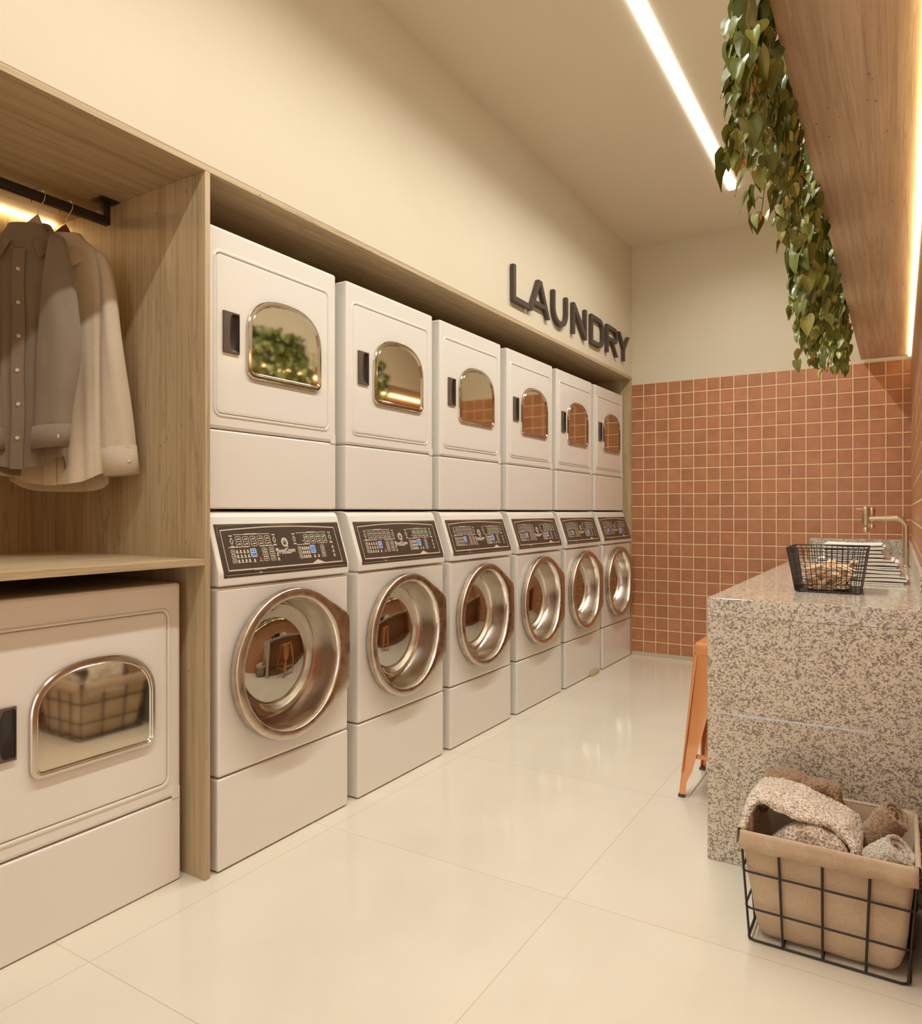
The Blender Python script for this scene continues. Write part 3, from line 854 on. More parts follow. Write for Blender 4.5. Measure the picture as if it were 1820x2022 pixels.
def make_shirt(loc, label, mat, c, sleeve, hem, wid, syo, group, leftclip=True):
    z = loc[2]
    t = thing('hanging_shirt', label, 'shirt', loc, PHI, group)
    rr = random.Random(int(c*-1000)+3)
    NB = 64
    lev = [(hem, wid*1.02, .042), (hem+.08, wid*1.0, .040), (hem+.22, wid*.98, .037), (1.70, wid*.97, .035), (1.84, wid*.98, .034), (1.93, wid*1.0, .033), (1.965, wid*.93, .031), (1.990, wid*.78, .029), (2.008, wid*.62, .028), (2.022, wid*.50, .030), (2.032, wid*.45, .032)]
    loops = []
    for li, (zz, w, d) in enumerate(lev):
        lp = []
        fade = max(0, min(1, (1.95-zz)/.5))
        for k in range(NB):
            a = 2*PI*k/NB
            x = c+w*math.copysign(abs(math.cos(a))**.8, math.cos(a))
            fold = .0055*fade*math.sin(9*a+1.1)+.004*fade*math.sin(17*a+zz*3)
            y = (d+fold)*math.copysign(abs(math.sin(a))**.75, math.sin(a))
            dz = 0
            if li == 0: dz = .038*abs(math.cos(a))**2.5-(.028 if math.sin(a) > 0 else 0)
            sl = -.004*math.sin(3*a) if li == 0 else 0
            lp.append((x, y, zz-z+dz+sl))
        loops.append(lp)
    b = MB(); b.loft(loops)
    body = b.build('shirt_body', mat, t, 80)
    sm = body.modifiers.new('thick', 'SOLIDIFY'); sm.thickness = .0012
    ss = body.modifiers.new('sub', 'SUBSURF'); ss.levels = 1; ss.render_levels = 2
    def front_y(zz):
        for i in range(len(lev)-1):
            if lev[i][0] <= zz <= lev[i+1][0]:
                k = (zz-lev[i][0])/(lev[i+1][0]-lev[i][0]); return -(lev[i][2]+(lev[i+1][2]-lev[i][2])*k)
        return -.03
    # placket
    b = MB(); rows = []
    for i in range(31):
        zz = hem-.002+(1.950-hem)*i/30
        y = front_y(max(zz, hem))-.0075; wv = .002*math.sin(zz*23)
        xl, xr = c-.022+wv, c+.015+wv
        rows.append([(xl, y+.004, zz-z), (xl, y, zz-z), (xr, y, zz-z), (xr, y+.004, zz-z)])
    b.loft(rows, False, False, 0, False)
    b.build('placket', mat, t, 30)
    for zb in (1.8842, 1.781, 1.6777, 1.573, 1.469, 1.3654):
        b = MB()
        y = front_y(zb)-.0078
        b.lathe([(.0, -.0022), (.0035, -.0022), (.0042, -.0030), (.0052, -.0030), (.0060, -.0018), (.0060, 0)], (c-.002+.002*math.sin(zb*23), y, zb-z), 'y', 16)
        b.build('button', buttonm, t, 40)
    # sleeves and cuffs
    for side in (1, -1):
        loops = []
        for zz, l, r_, dd in sleeve[:-2]:
            if side < 0: l, r_ = 2*c-r_, 2*c-l
            cx, hw = (l+r_)/2, (r_-l)/2
            lp = []
            for k in range(32):
                a = 2*PI*k/32
                wr = 1+.05*math.sin(5*a+zz*9)+.03*math.sin(3*a-zz*21)
                lp.append((cx+hw*math.cos(a)*wr, syo+dd*math.sin(a)*wr, zz-z))
            loops.append(lp)
        b = MB(); b.loft(loops, True, False)
        s_ = b.build('sleeve', mat, t, 80)
        m_ = s_.modifiers.new('sub', 'SUBSURF'); m_.levels = 1; m_.render_levels = 2
        b = MB(); loops = []
        for zz, l, r_, dd in sleeve[-2:]:
            if side < 0: l, r_ = 2*c-r_, 2*c-l
            cx, hw = (l+r_)/2, (r_-l)/2
            loops.append([(cx+hw*math.cos(2*PI*k/40), syo+dd*math.sin(2*PI*k/40), zz-z+.006*math.cos(2*PI*k/40)*side) for k in range(40)])
        l0, l1 = loops
        mid = [tuple((p[i]+q[i])/2 for i in range(3)) for p, q in zip(l0, l1)]
        b.loft([l0, mid, l1])
        cf = b.build('cuff', mat, t, 80)
        m_ = cf.modifiers.new('thick', 'SOLIDIFY'); m_.thickness = .0022
        zz, l, r_, dd = sleeve[-1]; zt, lt, rt, dt = sleeve[-2]
        if side > 0:
            b = MB()
            b.lathe([(.0, -.0024), (.0035, -.0024), (.0045, -.0032), (.0058, -.002), (.0058, 0)], ((l+r_)/2+(r_-l)*.32, syo-dd*.80, (zz+zt)/2-z), 'y', 16)
            b.build('button', buttonm, t, 40)
    # collar: stand, fold, leaf
    b = MB(); rows = []
    for i in range(41):
        s = -1+2*i/40; psi = s*R(152); ps2 = s*R(140)
        q = ((1-math.cos(psi))/2)
        zf = 2.062-.092*q**1.25
        x0 = c+.006
        stand = (x0+.058*math.sin(psi), .036*math.cos(psi), zf-.044-z)
        stand2 = (x0+.060*math.sin(psi), .037*math.cos(psi), zf-.014-z)
        fold = (x0+.063*math.sin(psi), .041*math.cos(psi), zf-z)
        fold2 = (x0+.069*math.sin(psi), .047*math.cos(psi), zf-.005-z)
        lf = (x0+.090*math.sin(ps2), .060*math.cos(ps2)-.008*q, zf-.048-.026*q**5-z)
        rows.append([stand, stand2, fold, fold2, lf])
    b.loft(rows, False, False, 0, False)
    cl = b.build('collar', mat, t, 80)
    m_ = cl.modifiers.new('thick', 'SOLIDIFY'); m_.thickness = .0018
    m_ = cl.modifiers.new('sub', 'SUBSURF'); m_.levels = 1; m_.render_levels = 1
    return t
ZR = 2.137
make_hanger((-2.295, 1.2123, ZR), 'pale wooden hanger holding the taupe shirt', hangl)
make_hanger((-2.295, 1.2998, ZR), 'red-brown wooden hanger holding the cream shirt', hangd, -.012, .115)
sl1 = [(1.990, .062, .098, .020), (1.955, .054, .114, .028), (1.887, .046, .1246, .032), (1.787, .036, .144, .035), (1.686, .029, .1516, .036), (1.616, .025, .1534, .035), (1.547, .021, .143, .033), (1.469, .0165, .1243, .031), (1.398, .0139, .1195, .028),
       (1.404, .0110, .1225, .030), (1.334, .0064, .1130, .030)]
make_shirt((-2.295, 1.2123, ZR), 'taupe long-sleeved shirt hanging on the pale hanger, nearest the viewer', shirt1, -.034, sl1, 1.272, .112, -.048, 'shirts on the clothes rail')
sl2 = [(1.982, .085, .118, .018), (1.955, .100, .136, .022), (1.8975, .110, .1532, .026), (1.7748, .112, .1685, .028), (1.683, .112, .1786, .030), (1.572, .112, .1946, .031), (1.445, .112, .2108, .032), (1.345, .113, .2222, .033),
       (1.350, .111, .2235, .034), (1.258, .122, .2335, .036)]
make_shirt((-2.295, 1.2998, ZR), 'cream long-sleeved shirt hanging behind the taupe shirt', shirt2, -.022, sl2, 1.225, .150, -.004, 'shirts on the clothes rail')

# ------------------------------------------------------------------ granite counter
XC, YC0, ZT = -.539, 2.4252, .8575
ct = thing('counter', 'speckled granite counter with waterfall end panel along the right wall', 'counter', (XC, YC0, 0))
def gpart(name, mat, boxes):
    b = MB()
    for x0, x1, y0, y1, z0, z1 in boxes: b.box(x0-XC, x1-XC, y0-YC0, y1-YC0, z0, z1, 0, .0012, 1)
    return b.build(name, mat, ct, 30)
XE = XR-.0006
gpart('countertop', gran_p, [(XC, XE, YC0, YB-.001, ZT-.058, ZT)])
gpart('end_panel', gran_s, [(XC, XE, YC0+.0004, YC0+.03, .0005, ZT-.0586)])
gpart('backsplash', gran_s, [(XC, XE-.0125, YB-.0195, YB-.001, ZT+.0003, .9535)])
gpart('side_splash', gran_s, [(XE-.012, XE, YC0+.002, YB-.001, ZT+.0003, .9535)])
# light reflection across the end panel, painted as a thin pale bluish strip
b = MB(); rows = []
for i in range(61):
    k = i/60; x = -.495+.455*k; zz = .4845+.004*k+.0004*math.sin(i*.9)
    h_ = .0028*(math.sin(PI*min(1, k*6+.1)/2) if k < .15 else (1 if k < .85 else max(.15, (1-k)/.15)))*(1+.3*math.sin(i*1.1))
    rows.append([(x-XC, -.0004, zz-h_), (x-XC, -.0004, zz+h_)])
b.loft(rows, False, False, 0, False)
b.build('painted_glint', blueglint, ct, 0)

# ------------------------------------------------------------------ taps
def make_tap(loc, label):
    t = thing('tap', label, 'tap', loc, 0, 'taps on the granite counter')
    b = MB(); r0 = .047
    pts = [(0, 0, .004), (0, 0, .08), (0, 0, .247-r0)]
    for i in range(1, 9):
        a = PI/2*i/8; pts.append((-r0+r0*math.cos(a), 0, .247-r0+r0*math.sin(a)))
    pts += [(-.10, 0, .247), (-.170, 0, .247)]
    b.tube(pts, .0122, 16); b.build('spout_pipe', brass, t, 50)
    b = MB(); b.lathe([(.0, 0.0005), (.0175, .0005), (.0175, .006), (.0155, .008), (.012, .008)], (0, 0, 0), 'z', 24); b.build('base_flange', brass, t, 40)
    cx = -.179
    b = MB(); b.lathe([(0, .222), (.0175, .222), (.0185, .224), (.0185, .285), (.0175, .2858), (.0175, .2868), (.0185, .2876), (.0185, .305), (.0175, .3065), (0, .3065)], (cx, 0, 0), 'z', 28); b.build('valve_body', brass, t, 40)
    b = MB(); b.lathe([(0, .222), (.0125, .222), (.0125, .213), (.006, .211), (.0045, .205), (.006, .200), (.0145, .198), (.0158, .196), (.0158, .176), (.014, .174), (0, .174)], (cx, 0, 0), 'z', 24); b.build('nozzle', brass, t, 40)
    b = MB(); b.tube([(cx-.017, 0, .2965), (cx-.047, 0, .2965)], .0034, 10); b.build('lever', brass, t, 40)
    return t
t1 = make_tap((.0285, 4.289, ZT), 'nearer champagne metal tap with bent pipe and side lever on the counter')
dup(t1, (.0285, 5.25, ZT), 'farther champagne metal tap, half hidden behind the nearer one')

# ------------------------------------------------------------------ folded cloths
def folded(x0, x1, y0, y1, z0, nl, th, seed, label, group, lean=0.0):
    rr = random.Random(seed); path = []
    ph = rr.uniform(0, 6); am = rr.uniform(.001, .0018)
    for l in range(nl):
        zc = z0+th*(l+.5)
        xa, xb = x0+rr.uniform(0, .006), x1-rr.uniform(0, .012)-lean*l
        n = 14
        xs = [xa+(xb-xa)*i/n for i in range(n+1)]
        if l % 2 == 0: xs = xs[::-1]
        path += [(x, zc+am*math.sin((x-x0)*28+ph)*(1 if l else 0)) for x in xs]
        if l < nl-1:
            e = path[-1]; sgn = -1 if l % 2 == 0 else 1
            for i in range(1, 5):
                a = PI*i/5; path.append((e[0]+sgn*th*.75*math.sin(a), e[1]+th*(1-math.cos(a))/2))
    # ribbon with a dark hem along its lower half on the front edge
    b = MB(); n = len(path); rows = []
    for i in range(n):
        p, q = path[max(0, i-1)], path[min(n-1, i+1)]
        tx, tz = q[0]-p[0], q[1]-p[1]; l = math.hypot(tx, tz) or 1
        nx, nz = -tz/l, tx/l
        if i and (nx*pn[0]+nz*pn[1]) < 0 and False: nx, nz = -nx, -nz
        pn = (nx, nz); h = th*.485
        rows.append([(path[i][0]+nx*h, path[i][1]+nz*h), (path[i][0]-nx*h*.42, path[i][1]-nz*h*.42), (path[i][0]-nx*h, path[i][1]-nz*h)])
    f = lambda p, y: (p[0], y, p[1])
    for i in range(n-1):
        a, c = rows[i], rows[i+1]
        for (u, w_, m) in ((0, 1, 0), (1, 2, 1)):
            for yy in (y0, y1):
                b.add([f(a[u], yy), f(c[u], yy), f(c[w_], yy), f(a[w_], yy)], [(0, 1, 2, 3)], m)
        for u, m in ((0, 0), (2, 0)):
            b.add([f(a[u], y0), f(a[u], y0+.006), f(c[u], y0+.006), f(c[u], y0)], [(0, 1, 2, 3)], 1 if u == 2 else 0)
            b.add([f(a[u], y0+.006), f(a[u], y1), f(c[u], y1), f(c[u], y0+.006)], [(0, 1, 2, 3)], 0)
    for a in (rows[0], rows[-1]):
        b.add([f(a[0], y0), f(a[2], y0), f(a[2], y1), f(a[0], y1)], [(0, 1, 2, 3)], 0)
    o = b.build('folded_cloth', [clothw, clothb], smooth=45)
    return tag(o, label, 'cloth', group)
th = .0074
gname = 'folded black-edged cloths on the counter'
z = ZT+.0008
folded(-.272, .020, 3.235, 3.475, z, 4, th, 3, 'bottom cloth of the black-edged white pile on the counter', gname); z += 4*th+.0008
folded(-.286, .010, 3.235, 3.475, z, 4, th, 5, 'second cloth from the bottom of the black-edged white pile', gname); z += 4*th+.0008
folded(-.290, -.004, 3.235, 3.475, z, 4, th, 8, 'third cloth from the bottom, topmost of the wide lower cloths', gname, .003); z += 4*th+.0008
folded(-.258, -.050, 3.24, 3.465, z, 4, th, 11, 'lower of the two narrow cloths on top of the white pile', gname); z += 4*th+.0008
folded(-.262, -.052, 3.24, 3.465, z, 4, th, 13, 'topmost narrow cloth on the black-edged white pile', gname, .002)

# ------------------------------------------------------------------ wire basket with pegs
BX0, BX1, TX0, TX1, BY0, BY1, BZ0, BZ1 = -.316, -.116, -.3426, -.0934, 2.775, 3.02, ZT+.003, 1.0135
wb = thing('peg_basket', 'small black wire basket of clothes pegs on the granite counter', 'basket', ((BX0+BX1)/2, (BY0+BY1)/2, ZT))
ox, oy, oz = wb.location
def bl3(u, v, w):   # u across, v depth, w height 0..1
    x0, x1 = BX0+(TX0-BX0)*w, BX1+(TX1-BX1)*w
    return (x0+(x1-x0)*u-ox, (BY0-.012*w)+(BY1+.024*w-(BY0-.0))*v-oy, BZ0+(BZ1-BZ0)*w-oz)
for u in (0, 1):
    b = MB(); s = .0012 if u == 0 else -.0012
    lp0 = [bl3(u, 0, 0), bl3(u, 1, 0), bl3(u, 1, 1), bl3(u, 0, 1)]
    lp1 = [(p[0]+s, p[1], p[2]) for p in lp0]
    b.loft([lp0, lp1], True, True)
    b.build('side_plate', blackm, wb, 20)
b = MB()
b.loft([[bl3(0, 0, 0), bl3(1, 0, 0), bl3(1, 1, 0), bl3(0, 1, 0)], [(p[0], p[1], p[2]+.0015) for p in (bl3(0, 0, 0), bl3(1, 0, 0), bl3(1, 1, 0), bl3(0, 1, 0))]], True, True)
b.build('base_plate', blackm, wb, 20)
wr = .0013
for v in (0, 1):
    b = MB()
    for i in range(15):
        u = i/14; b.tube([bl3(u, v, 0), bl3(u, v, 1)], wr, 6)
    for j in range(7):
        b.tube([bl3(0, v, j/6), bl3(1, v, j/6)], wr*(1.6 if j == 6 else 1), 6)
    b.build('wire_panel', blackm, wb, 60)
b = MB()
b.tube([bl3(0, 0, 1), bl3(1, 0, 1), bl3(1, 1, 1), bl3(0, 1, 1)], .0018, 6, closed=True)
b.build('rim', blackm, wb, 60)
def peg_mesh():
    b = MB(); Lp = .068
    for s in (1, -1):
        prof = [(-Lp/2, .0012), (-Lp/2+.004, .0016), (-.004, .0018), (.004, .0012), (Lp/2, .0042), (Lp/2, .0085), (.006, .0068), (-.008, .0072), (-Lp/2+.006, .0060), (-Lp/2, .0030)]
        b2 = MB(); b2.prism([(x, zz*s) for x, zz in prof], -.0055, .0055, .0006, 0, 1)
        b.add(b2.v, b2.f, 0)
    pts = [(.0035*math.cos(2*PI*i/6)-.001, -.005+.010*i/24, .0035*math.sin(2*PI*i/6)) for i in range(25)]
    b.tube(pts, .0007, 5, 1)
    return b
pegs = peg_mesh()
p0 = pegs.build('clothes_peg', [pegm, hookm], smooth=30)
tag(p0, 'pale wooden clothes peg lying in the black wire basket', 'clothes peg', 'pegs heaped in the wire basket')
first = True
rp = random.Random(21)
slots = []
for lay in range(5):
    for k in range(15):
        slots.append((lay, k))
for lay, k in slots:
    if lay == 5 and k > 9: continue
    w = (lay*.0125+.012)/(BZ1-BZ0)
    gx, gy = (k % 4+.5)/4, (k//4+.5)/4
    if lay == 0 or True:
        px = BX0+.030+(BX1-BX0-.060)*gx+rp.uniform(-.012, .012)
        py = BY0+.030+(BY1-BY0-.060)*gy+rp.uniform(-.012, .012)
    hump = .012*(1-((gx-.5)**2+(gy-.5)**2)*3)*(lay/5)
    pz = BZ0+.0145+lay*.0155+hump+rp.uniform(-.003, .003)
    o = p0 if first else p0.copy()
    if not first: COL.objects.link(o)
    first = False
    o.location = (px, py, pz)
    o.rotation_euler = (rp.uniform(0, 6.28), rp.uniform(-.75, .75)*(1 if lay else .12), rp.uniform(0, 6.28))
    if lay == 0: o.rotation_euler[0] = rp.choice((0, PI/2))

# ------------------------------------------------------------------ stool
def make_stool(loc, label):
    t = thing('bar_stool', label, 'stool', loc)
    fx, fy = .185, .185        # half footprint
    sx = .138                  # half seat
    zs = .612
    b = MB()
    loops = []
    for zz, hw, r in ((zs-.044, sx+.003, .03), (zs-.040, sx+.004, .03), (zs-.012, sx+.003, .03), (zs-.004, sx, .03), (zs, sx-.008, .028), (zs, sx-.030, .02), (zs-.0035, sx-.036, .018)):
        loops.append([(a, c, zz) for a, c in rrect(-hw, hw, -hw, hw, r, 5, 2)])
    b.loft(loops, False, True)
    st_ = b.build('seat', copper, t, 40)
    b = MB(); b.box(-.05, .05, -.006, .006, zs-.0036, zs-.0028, 0)
    b.build('seat_slot', handled, st_, 0)
    for ax in (-1, 1):
        for ay in (-1, 1):
            b = MB(); loops = []
            for k in range(13):
                q = k/12                       # 0 top .. 1 floor
                zz = (zs-.043)*(1-q)+.012*q
                cx, cy = ax*(sx+.002+(fx-sx-.002)*q), ay*(sx+.002+(fy-sx-.002)*q)
                wd = .118*(1-q)+.026*q
                if q > .86: wd = .024
                tk = .004
                # L section: along x then along y
                lp = [(cx, cy), (cx-ax*wd*.12, cy), (cx-ax*wd, cy+ay*-.002), (cx-ax*wd, cy-ay*(tk+.002)), (cx-ax*tk, cy-ay*tk), (cx-ax*(tk+.002), cy-ay*wd), (cx-ax*.002, cy-ay*wd), (cx, cy-ay*wd*.12)]
                # round the outer corner
                lp[0] = (cx-ax*.003, cy-ay*.003)
                loops.append([(p[0], p[1], zz) for p in lp])
            b.loft(loops, True, True)
            # pressed rib down the corner of the leg
            b.tube([(ax*(sx-.012), ay*(sx+.0025), zs-.05), (ax*(fx-.012), ay*(fy+.0005), .10)], .004, 6)
            lg = b.build('leg', copper, t, 35)
            b = MB(); b.box(ax*fx-.012-ax*.009, ax*fx+.012-ax*.009, ay*fy-.012-ay*.009, ay*fy+.012-ay*.009, .0005, .013, 0, .002)
            b.build('rubber_foot', rubberfoot, lg, 30)
    zb = .165; q = 1-zb/zs
    ex = sx+(fx-sx)*q-.010
    for ay in (-1, 1):
        b = MB(); b.box(-ex, ex, ay*ex-.0022, ay*ex+.0022, zb-.009, zb+.009, 0, .001)
        b.build('crossbar', copper, t, 30)
    for ax in (-1, 1):
        b = MB(); b.box(ax*ex-.0022, ax*ex+.0022, -ex, ex, zb+.02, zb+.038, 0, .001)
        b.build('crossbar', copper, t, 30)
    return t
make_stool((-.568, 3.076, 0), 'glossy copper-orange metal stool tucked under the granite counter')

# ------------------------------------------------------------------ laundry basket
lb = thing('laundry_basket', 'black wire laundry basket with beige linen liner on the floor by the counter', 'basket', (-.16, 2.19, 0))
ox, oy = -.16, 2.19
def fr(k):   # corners at height fraction k
    x0, x1 = -.3455-.0215*k, .0215+.0215*k
    y0, y1 = 2.0205-.008*k, 2.360+.030*k
    return x0, x1, y0, y1
HT = .287
b = MB()
def hoop(z, rad=.0032, corner=.02):
    k = z/HT; x0, x1, y0, y1 = fr(k)
    pts = [(a-ox, c-oy, z) for a, c in rrect(x0, x1, y0, y1, corner, 4, 3)]
    b.tube(pts, rad, 8, closed=True)
for z_ in (.0045, .0878, .1845, .285): hoop(z_, .0030 if z_ < .28 else .0036)
def vert(fx_, fy_):
    pts = []
    for z_ in (.0045, .05, .0878, .14, .1845, .24, .285):
        x0, x1, y0, y1 = fr(z_/HT); pts.append((x0+(x1-x0)*fx_-ox, y0+(y1-y0)*fy_-oy, z_))
    b.tube(pts, .0032, 8)
for fx_ in (.236, .4875, .747): vert(fx_, 0); vert(fx_, 1)
for fy_ in (.33, .66): vert(0, fy_); vert(1, fy_)
for fx_, fy_ in ((.012, .012), (.988, .012), (.012, .988), (.988, .988)): vert(fx_, fy_)
for fx_ in (.236, .4875, .747):
    x0, x1, y0, y1 = fr(0); b.tube([(x0+(x1-x0)*fx_-ox, y0-oy, .0040), (x0+(x1-x0)*fx_-ox, y1-oy, .0040)], .0028, 8)
b.build('wire_frame', blackm, lb, 60)
rl_ = random.Random(5)
b = MB(); loops = []
def lin(z_, off, wob, zz=None, corner=.022):
    k = z_/HT; x0, x1, y0, y1 = fr(k)
    pts = rrect(x0+off, x1-off, y0+off, y1-off, corner, 5, 16)
    out = []
    for i, (a, c) in enumerate(pts):
        w = wob*(math.sin(i*.9+z_*40)*.5+math.sin(i*.37+z_*17)*.6+rl_.uniform(-.3, .3))
        cx, cy = (x0+x1)/2, (y0+y1)/2
        d = math.hypot(a-cx, c-cy)
        out.append((a+(a-cx)/d*w-ox, c+(c-cy)/d*w-oy, (zz if zz is not None else z_)+wob*.5*math.sin(i*.5)))
    return out
loops = [lin(.014, .060, .001), lin(.012, .030, .002), lin(.024, .022, .003), lin(.06, .016, .0028), (lin(.11, .013, .003)), lin(.16, .011, .003), lin(.21, .009, .003), lin(.25, .008, .002), lin(.283, .007, .0012), lin(.2905, .0048, .0006)]
b.loft(loops, True, False)
for side in range(4):      # folded cuff, one flap per side
    x0, x1, y0, y1 = fr(1)
    rows = []; n = 28
    ends = {0: ((x0+.004, y0), (x1-.004, y0), (0, -1)), 1: ((x1, y0+.008), (x1, y1-.008), (1, 0)), 2: ((x1-.004, y1), (x0+.004, y1), (0, 1)), 3: ((x0, y1-.008), (x0, y0+.014), (-1, 0))}[side]
    (ax, ay), (bx_, by_), (nx, ny) = ends
    for i in range(n+1):
        k = i/n; px, py = ax+(bx_-ax)*k, ay+(by_-ay)*k
        wv = .0014*math.sin(i*1.3+side)+.0012*math.sin(i*.6)
        out = .0062+abs(wv)*1.2; ed = 1.0+(.55 if (side in (0,) and (k < .04 or k > .96)) else 0)
        lim = .0 if nx <= 0 else -.004
        def pt(o, zz): return (px+nx*(o+lim)-ox, py+ny*(o+lim)-oy, zz)
        rows.append([pt(-.0075, .287), pt(-.004, .2918), pt(.001, .2935), pt(.0048, .291), pt(out, .283), pt(out+.0012+wv, .268), pt(out+.0022+wv*1.5, .247+.0015*math.sin(i*.9))])
    b.loft(rows, False, False, 0, False)
ln = b.build('liner', linen, lb, 75)
m_ = ln.modifiers.new('thick', 'SOLIDIFY'); m_.thickness = .0014

# ------------------------------------------------------------------ towels in the laundry basket
from mathutils import noise as mnoise
def fuzz(mb, amp, sc, seed=0):
    out = []
    for v in mb.v:
        p = Vector(v)*sc+Vector((seed*3.1, seed*1.7, seed))
        d = Vector((mnoise.noise(p), mnoise.noise(p+Vector((9, 2, 5))), mnoise.noise(p+Vector((3, 8, 1)))))
        d2 = Vector((mnoise.noise(p*6), mnoise.noise(p*6+Vector((9, 2, 5))), mnoise.noise(p*6+Vector((3, 8, 1)))))
        out.append(tuple(Vector(v)+d*amp+d2*amp*.28))
    mb.v = out
def slab(path, y0, y1, th_, name, mat, label, seed, wav=.0, ytil=0.0, nsec=40):
    """thick soft slab running along an X-Z path, spread between y0 and y1"""
    pts = []
    m = 48
    def cr(p0, p1, p2, p3, t):
        return tuple(.5*((2*p1[i])+(-p0[i]+p2[i])*t+(2*p0[i]-5*p1[i]+4*p2[i]-p3[i])*t*t+(-p0[i]+3*p1[i]-3*p2[i]+p3[i])*t**3) for i in range(len(p1)))
    k = len(path)-1
    for i in range(m+1):
        u = i/m*k; j = min(int(u), k-1); t = u-j
        pts.append(cr(path[max(0, j-1)], path[j], path[j+1], path[min(k, j+2)], t))
    loops = []
    for i, p in enumerate(pts):
        a, c = pts[max(0, i-1)], pts[min(m, i+1)]
        tx, tz = c[0]-a[0], c[1]-a[1]; l = math.hypot(tx, tz); nx, nz = -tz/l, tx/l
        if nz < 0 and abs(tx) > .3*l: nx, nz = -nx, -nz
        e = min(1, math.sin(PI*min(max(i/m, .0), 1))*4+.25)
        lp = []
        yy0, yy1 = y0+wav*math.sin(i*.33+seed), y1+wav*math.sin(i*.21+1+seed)
        for q in range(nsec):
            a_ = 2*PI*q/nsec; ca, sa = math.cos(a_), math.sin(a_)
            yv = (yy0+yy1)/2+(yy1-yy0)/2*math.copysign(abs(ca)**.45, ca)*(.92+.08*e)
            h = th_/2*e*math.copysign(abs(sa)**.6, sa)
            crown = .012*(1-((yv-y0)/(y1-y0)*2-1)**2)
            lp.append((p[0]+nx*h, yv+ytil*(i/m-.5), p[1]+nz*h+crown))
        loops.append(lp)
    b = MB(); b.loft(loops, True, True)
    fuzz(b, .010, 22, seed)
    o = b.build(name, mat, smooth=80)
    ms = o.modifiers.new('sub', 'SUBSURF'); ms.levels = 1; ms.render_levels = 2
    tx_ = bpy.data.textures.get('terry_loops') or bpy.data.textures.new('terry_loops', 'CLOUDS')
    tx_.noise_scale = .006; tx_.noise_depth = 2
    md = o.modifiers.new('pile', 'DISPLACE'); md.texture = tx_; md.strength = .008; md.mid_level = .5; md.texture_coords = 'LOCAL'
    return tag(o, label, 'towel', 'towels in the laundry basket')
slab([(-.356, .215), (-.359, .270), (-.352, .318), (-.325, .352), (-.268, .350), (-.205, .336), (-.150, .316), (-.108, .290), (-.088, .252)], 2.062, 2.262, .024, 'draped_towel', terry_c,
     'cream terry towel draped over the left rim of the laundry basket', 2, .012, .03)
slab([(-.348, .24), (-.335, .325), (-.300, .345), (-.240, .343), (-.180, .334), (-.158, .325), (-.156, .26)], 2.275, 2.345, .034, 'folded_towel', terry_b,
     'brown terry towel standing behind the cream one, against the counter panel', 4, .003)
slab([(-.270, .215), (-.252, .252), (-.222, .272), (-.182, .272), (-.152, .252), (-.136, .215)], 2.048, 2.135, .070, 'folded_towel', terry_c,
     'small cream terry towel bunched up at the front middle of the basket', 6, .009)
def roll(p, q, r0, r1, mat, label, seed, turns=3.2):
    """rolled towel: spiral sheet along an axis from p to q with an open coil at q"""
    p, q = Vector(p), Vector(q); ax = (q-p).normalized()
    u = ax.cross(Vector((0, 0, 1))).normalized(); v = ax.cross(u)
    b = MB(); nt_ = int(turns*30); th_ = r0/(turns+.3)*.86
    rows_o = []; NL = 22
    sp = []
    for i in range(nt_+1):
        a = 2*PI*turns*i/nt_; sp.append((a, (.16+.84*i/nt_)))
    def P(a, f, s, off):
        r = (r0+(r1-r0)*s)*f+off
        wob = 1+.05*math.sin(2*a+seed)+.03*math.sin(5*a+seed*2)
        inner_push = .018*(1-f)*(-1 if s > .5 else 1)       # coil sinks in at the end
        c = p+(q-p)*s+ax*inner_push+ax*(.007*math.sin(a*1.0+seed) if s > .95 else 0)
        return tuple(c+(u*math.cos(a)+v*math.sin(a))*r*wob)
    for off in (0, -th_):
        rows = [[P(a, f, s/NL, off) for s in range(NL+1)] for a, f in sp]
        b.loft(rows, False, False, 0, False)
    for s in (0, 1):
        rows = [[P(a, f, s, 0), tuple(Vector(P(a, f, s, -th_*.5))+ax*(.004 if s else -.004)), P(a, f, s, -th_)] for a, f in sp]
        b.loft(rows, False, False, 0, False)
    fuzz(b, .0035, 34, seed)
    o = b.build('rolled_towel', mat, smooth=80)
    ms = o.modifiers.new('sub', 'SUBSURF'); ms.levels = 1; ms.render_levels = 1
    tx_ = bpy.data.textures.get('terry_loops')
    md = o.modifiers.new('pile', 'DISPLACE'); md.texture = tx_; md.strength = .005; md.mid_level = .5; md.texture_coords = 'LOCAL'
    return tag(o, label, 'towel', 'towels in the laundry basket')
roll((-.112, 2.245, .175), (-.004, 2.205, .345), .046, .045, terry_b, 'rolled brown terry towel leaning to the right at the back of the basket', 3)
roll((-.085, 2.125, .205), (.008, 2.082, .302), .049, .050, terry_g, 'rolled grey-white terry towel at the front right of the laundry basket', 7)

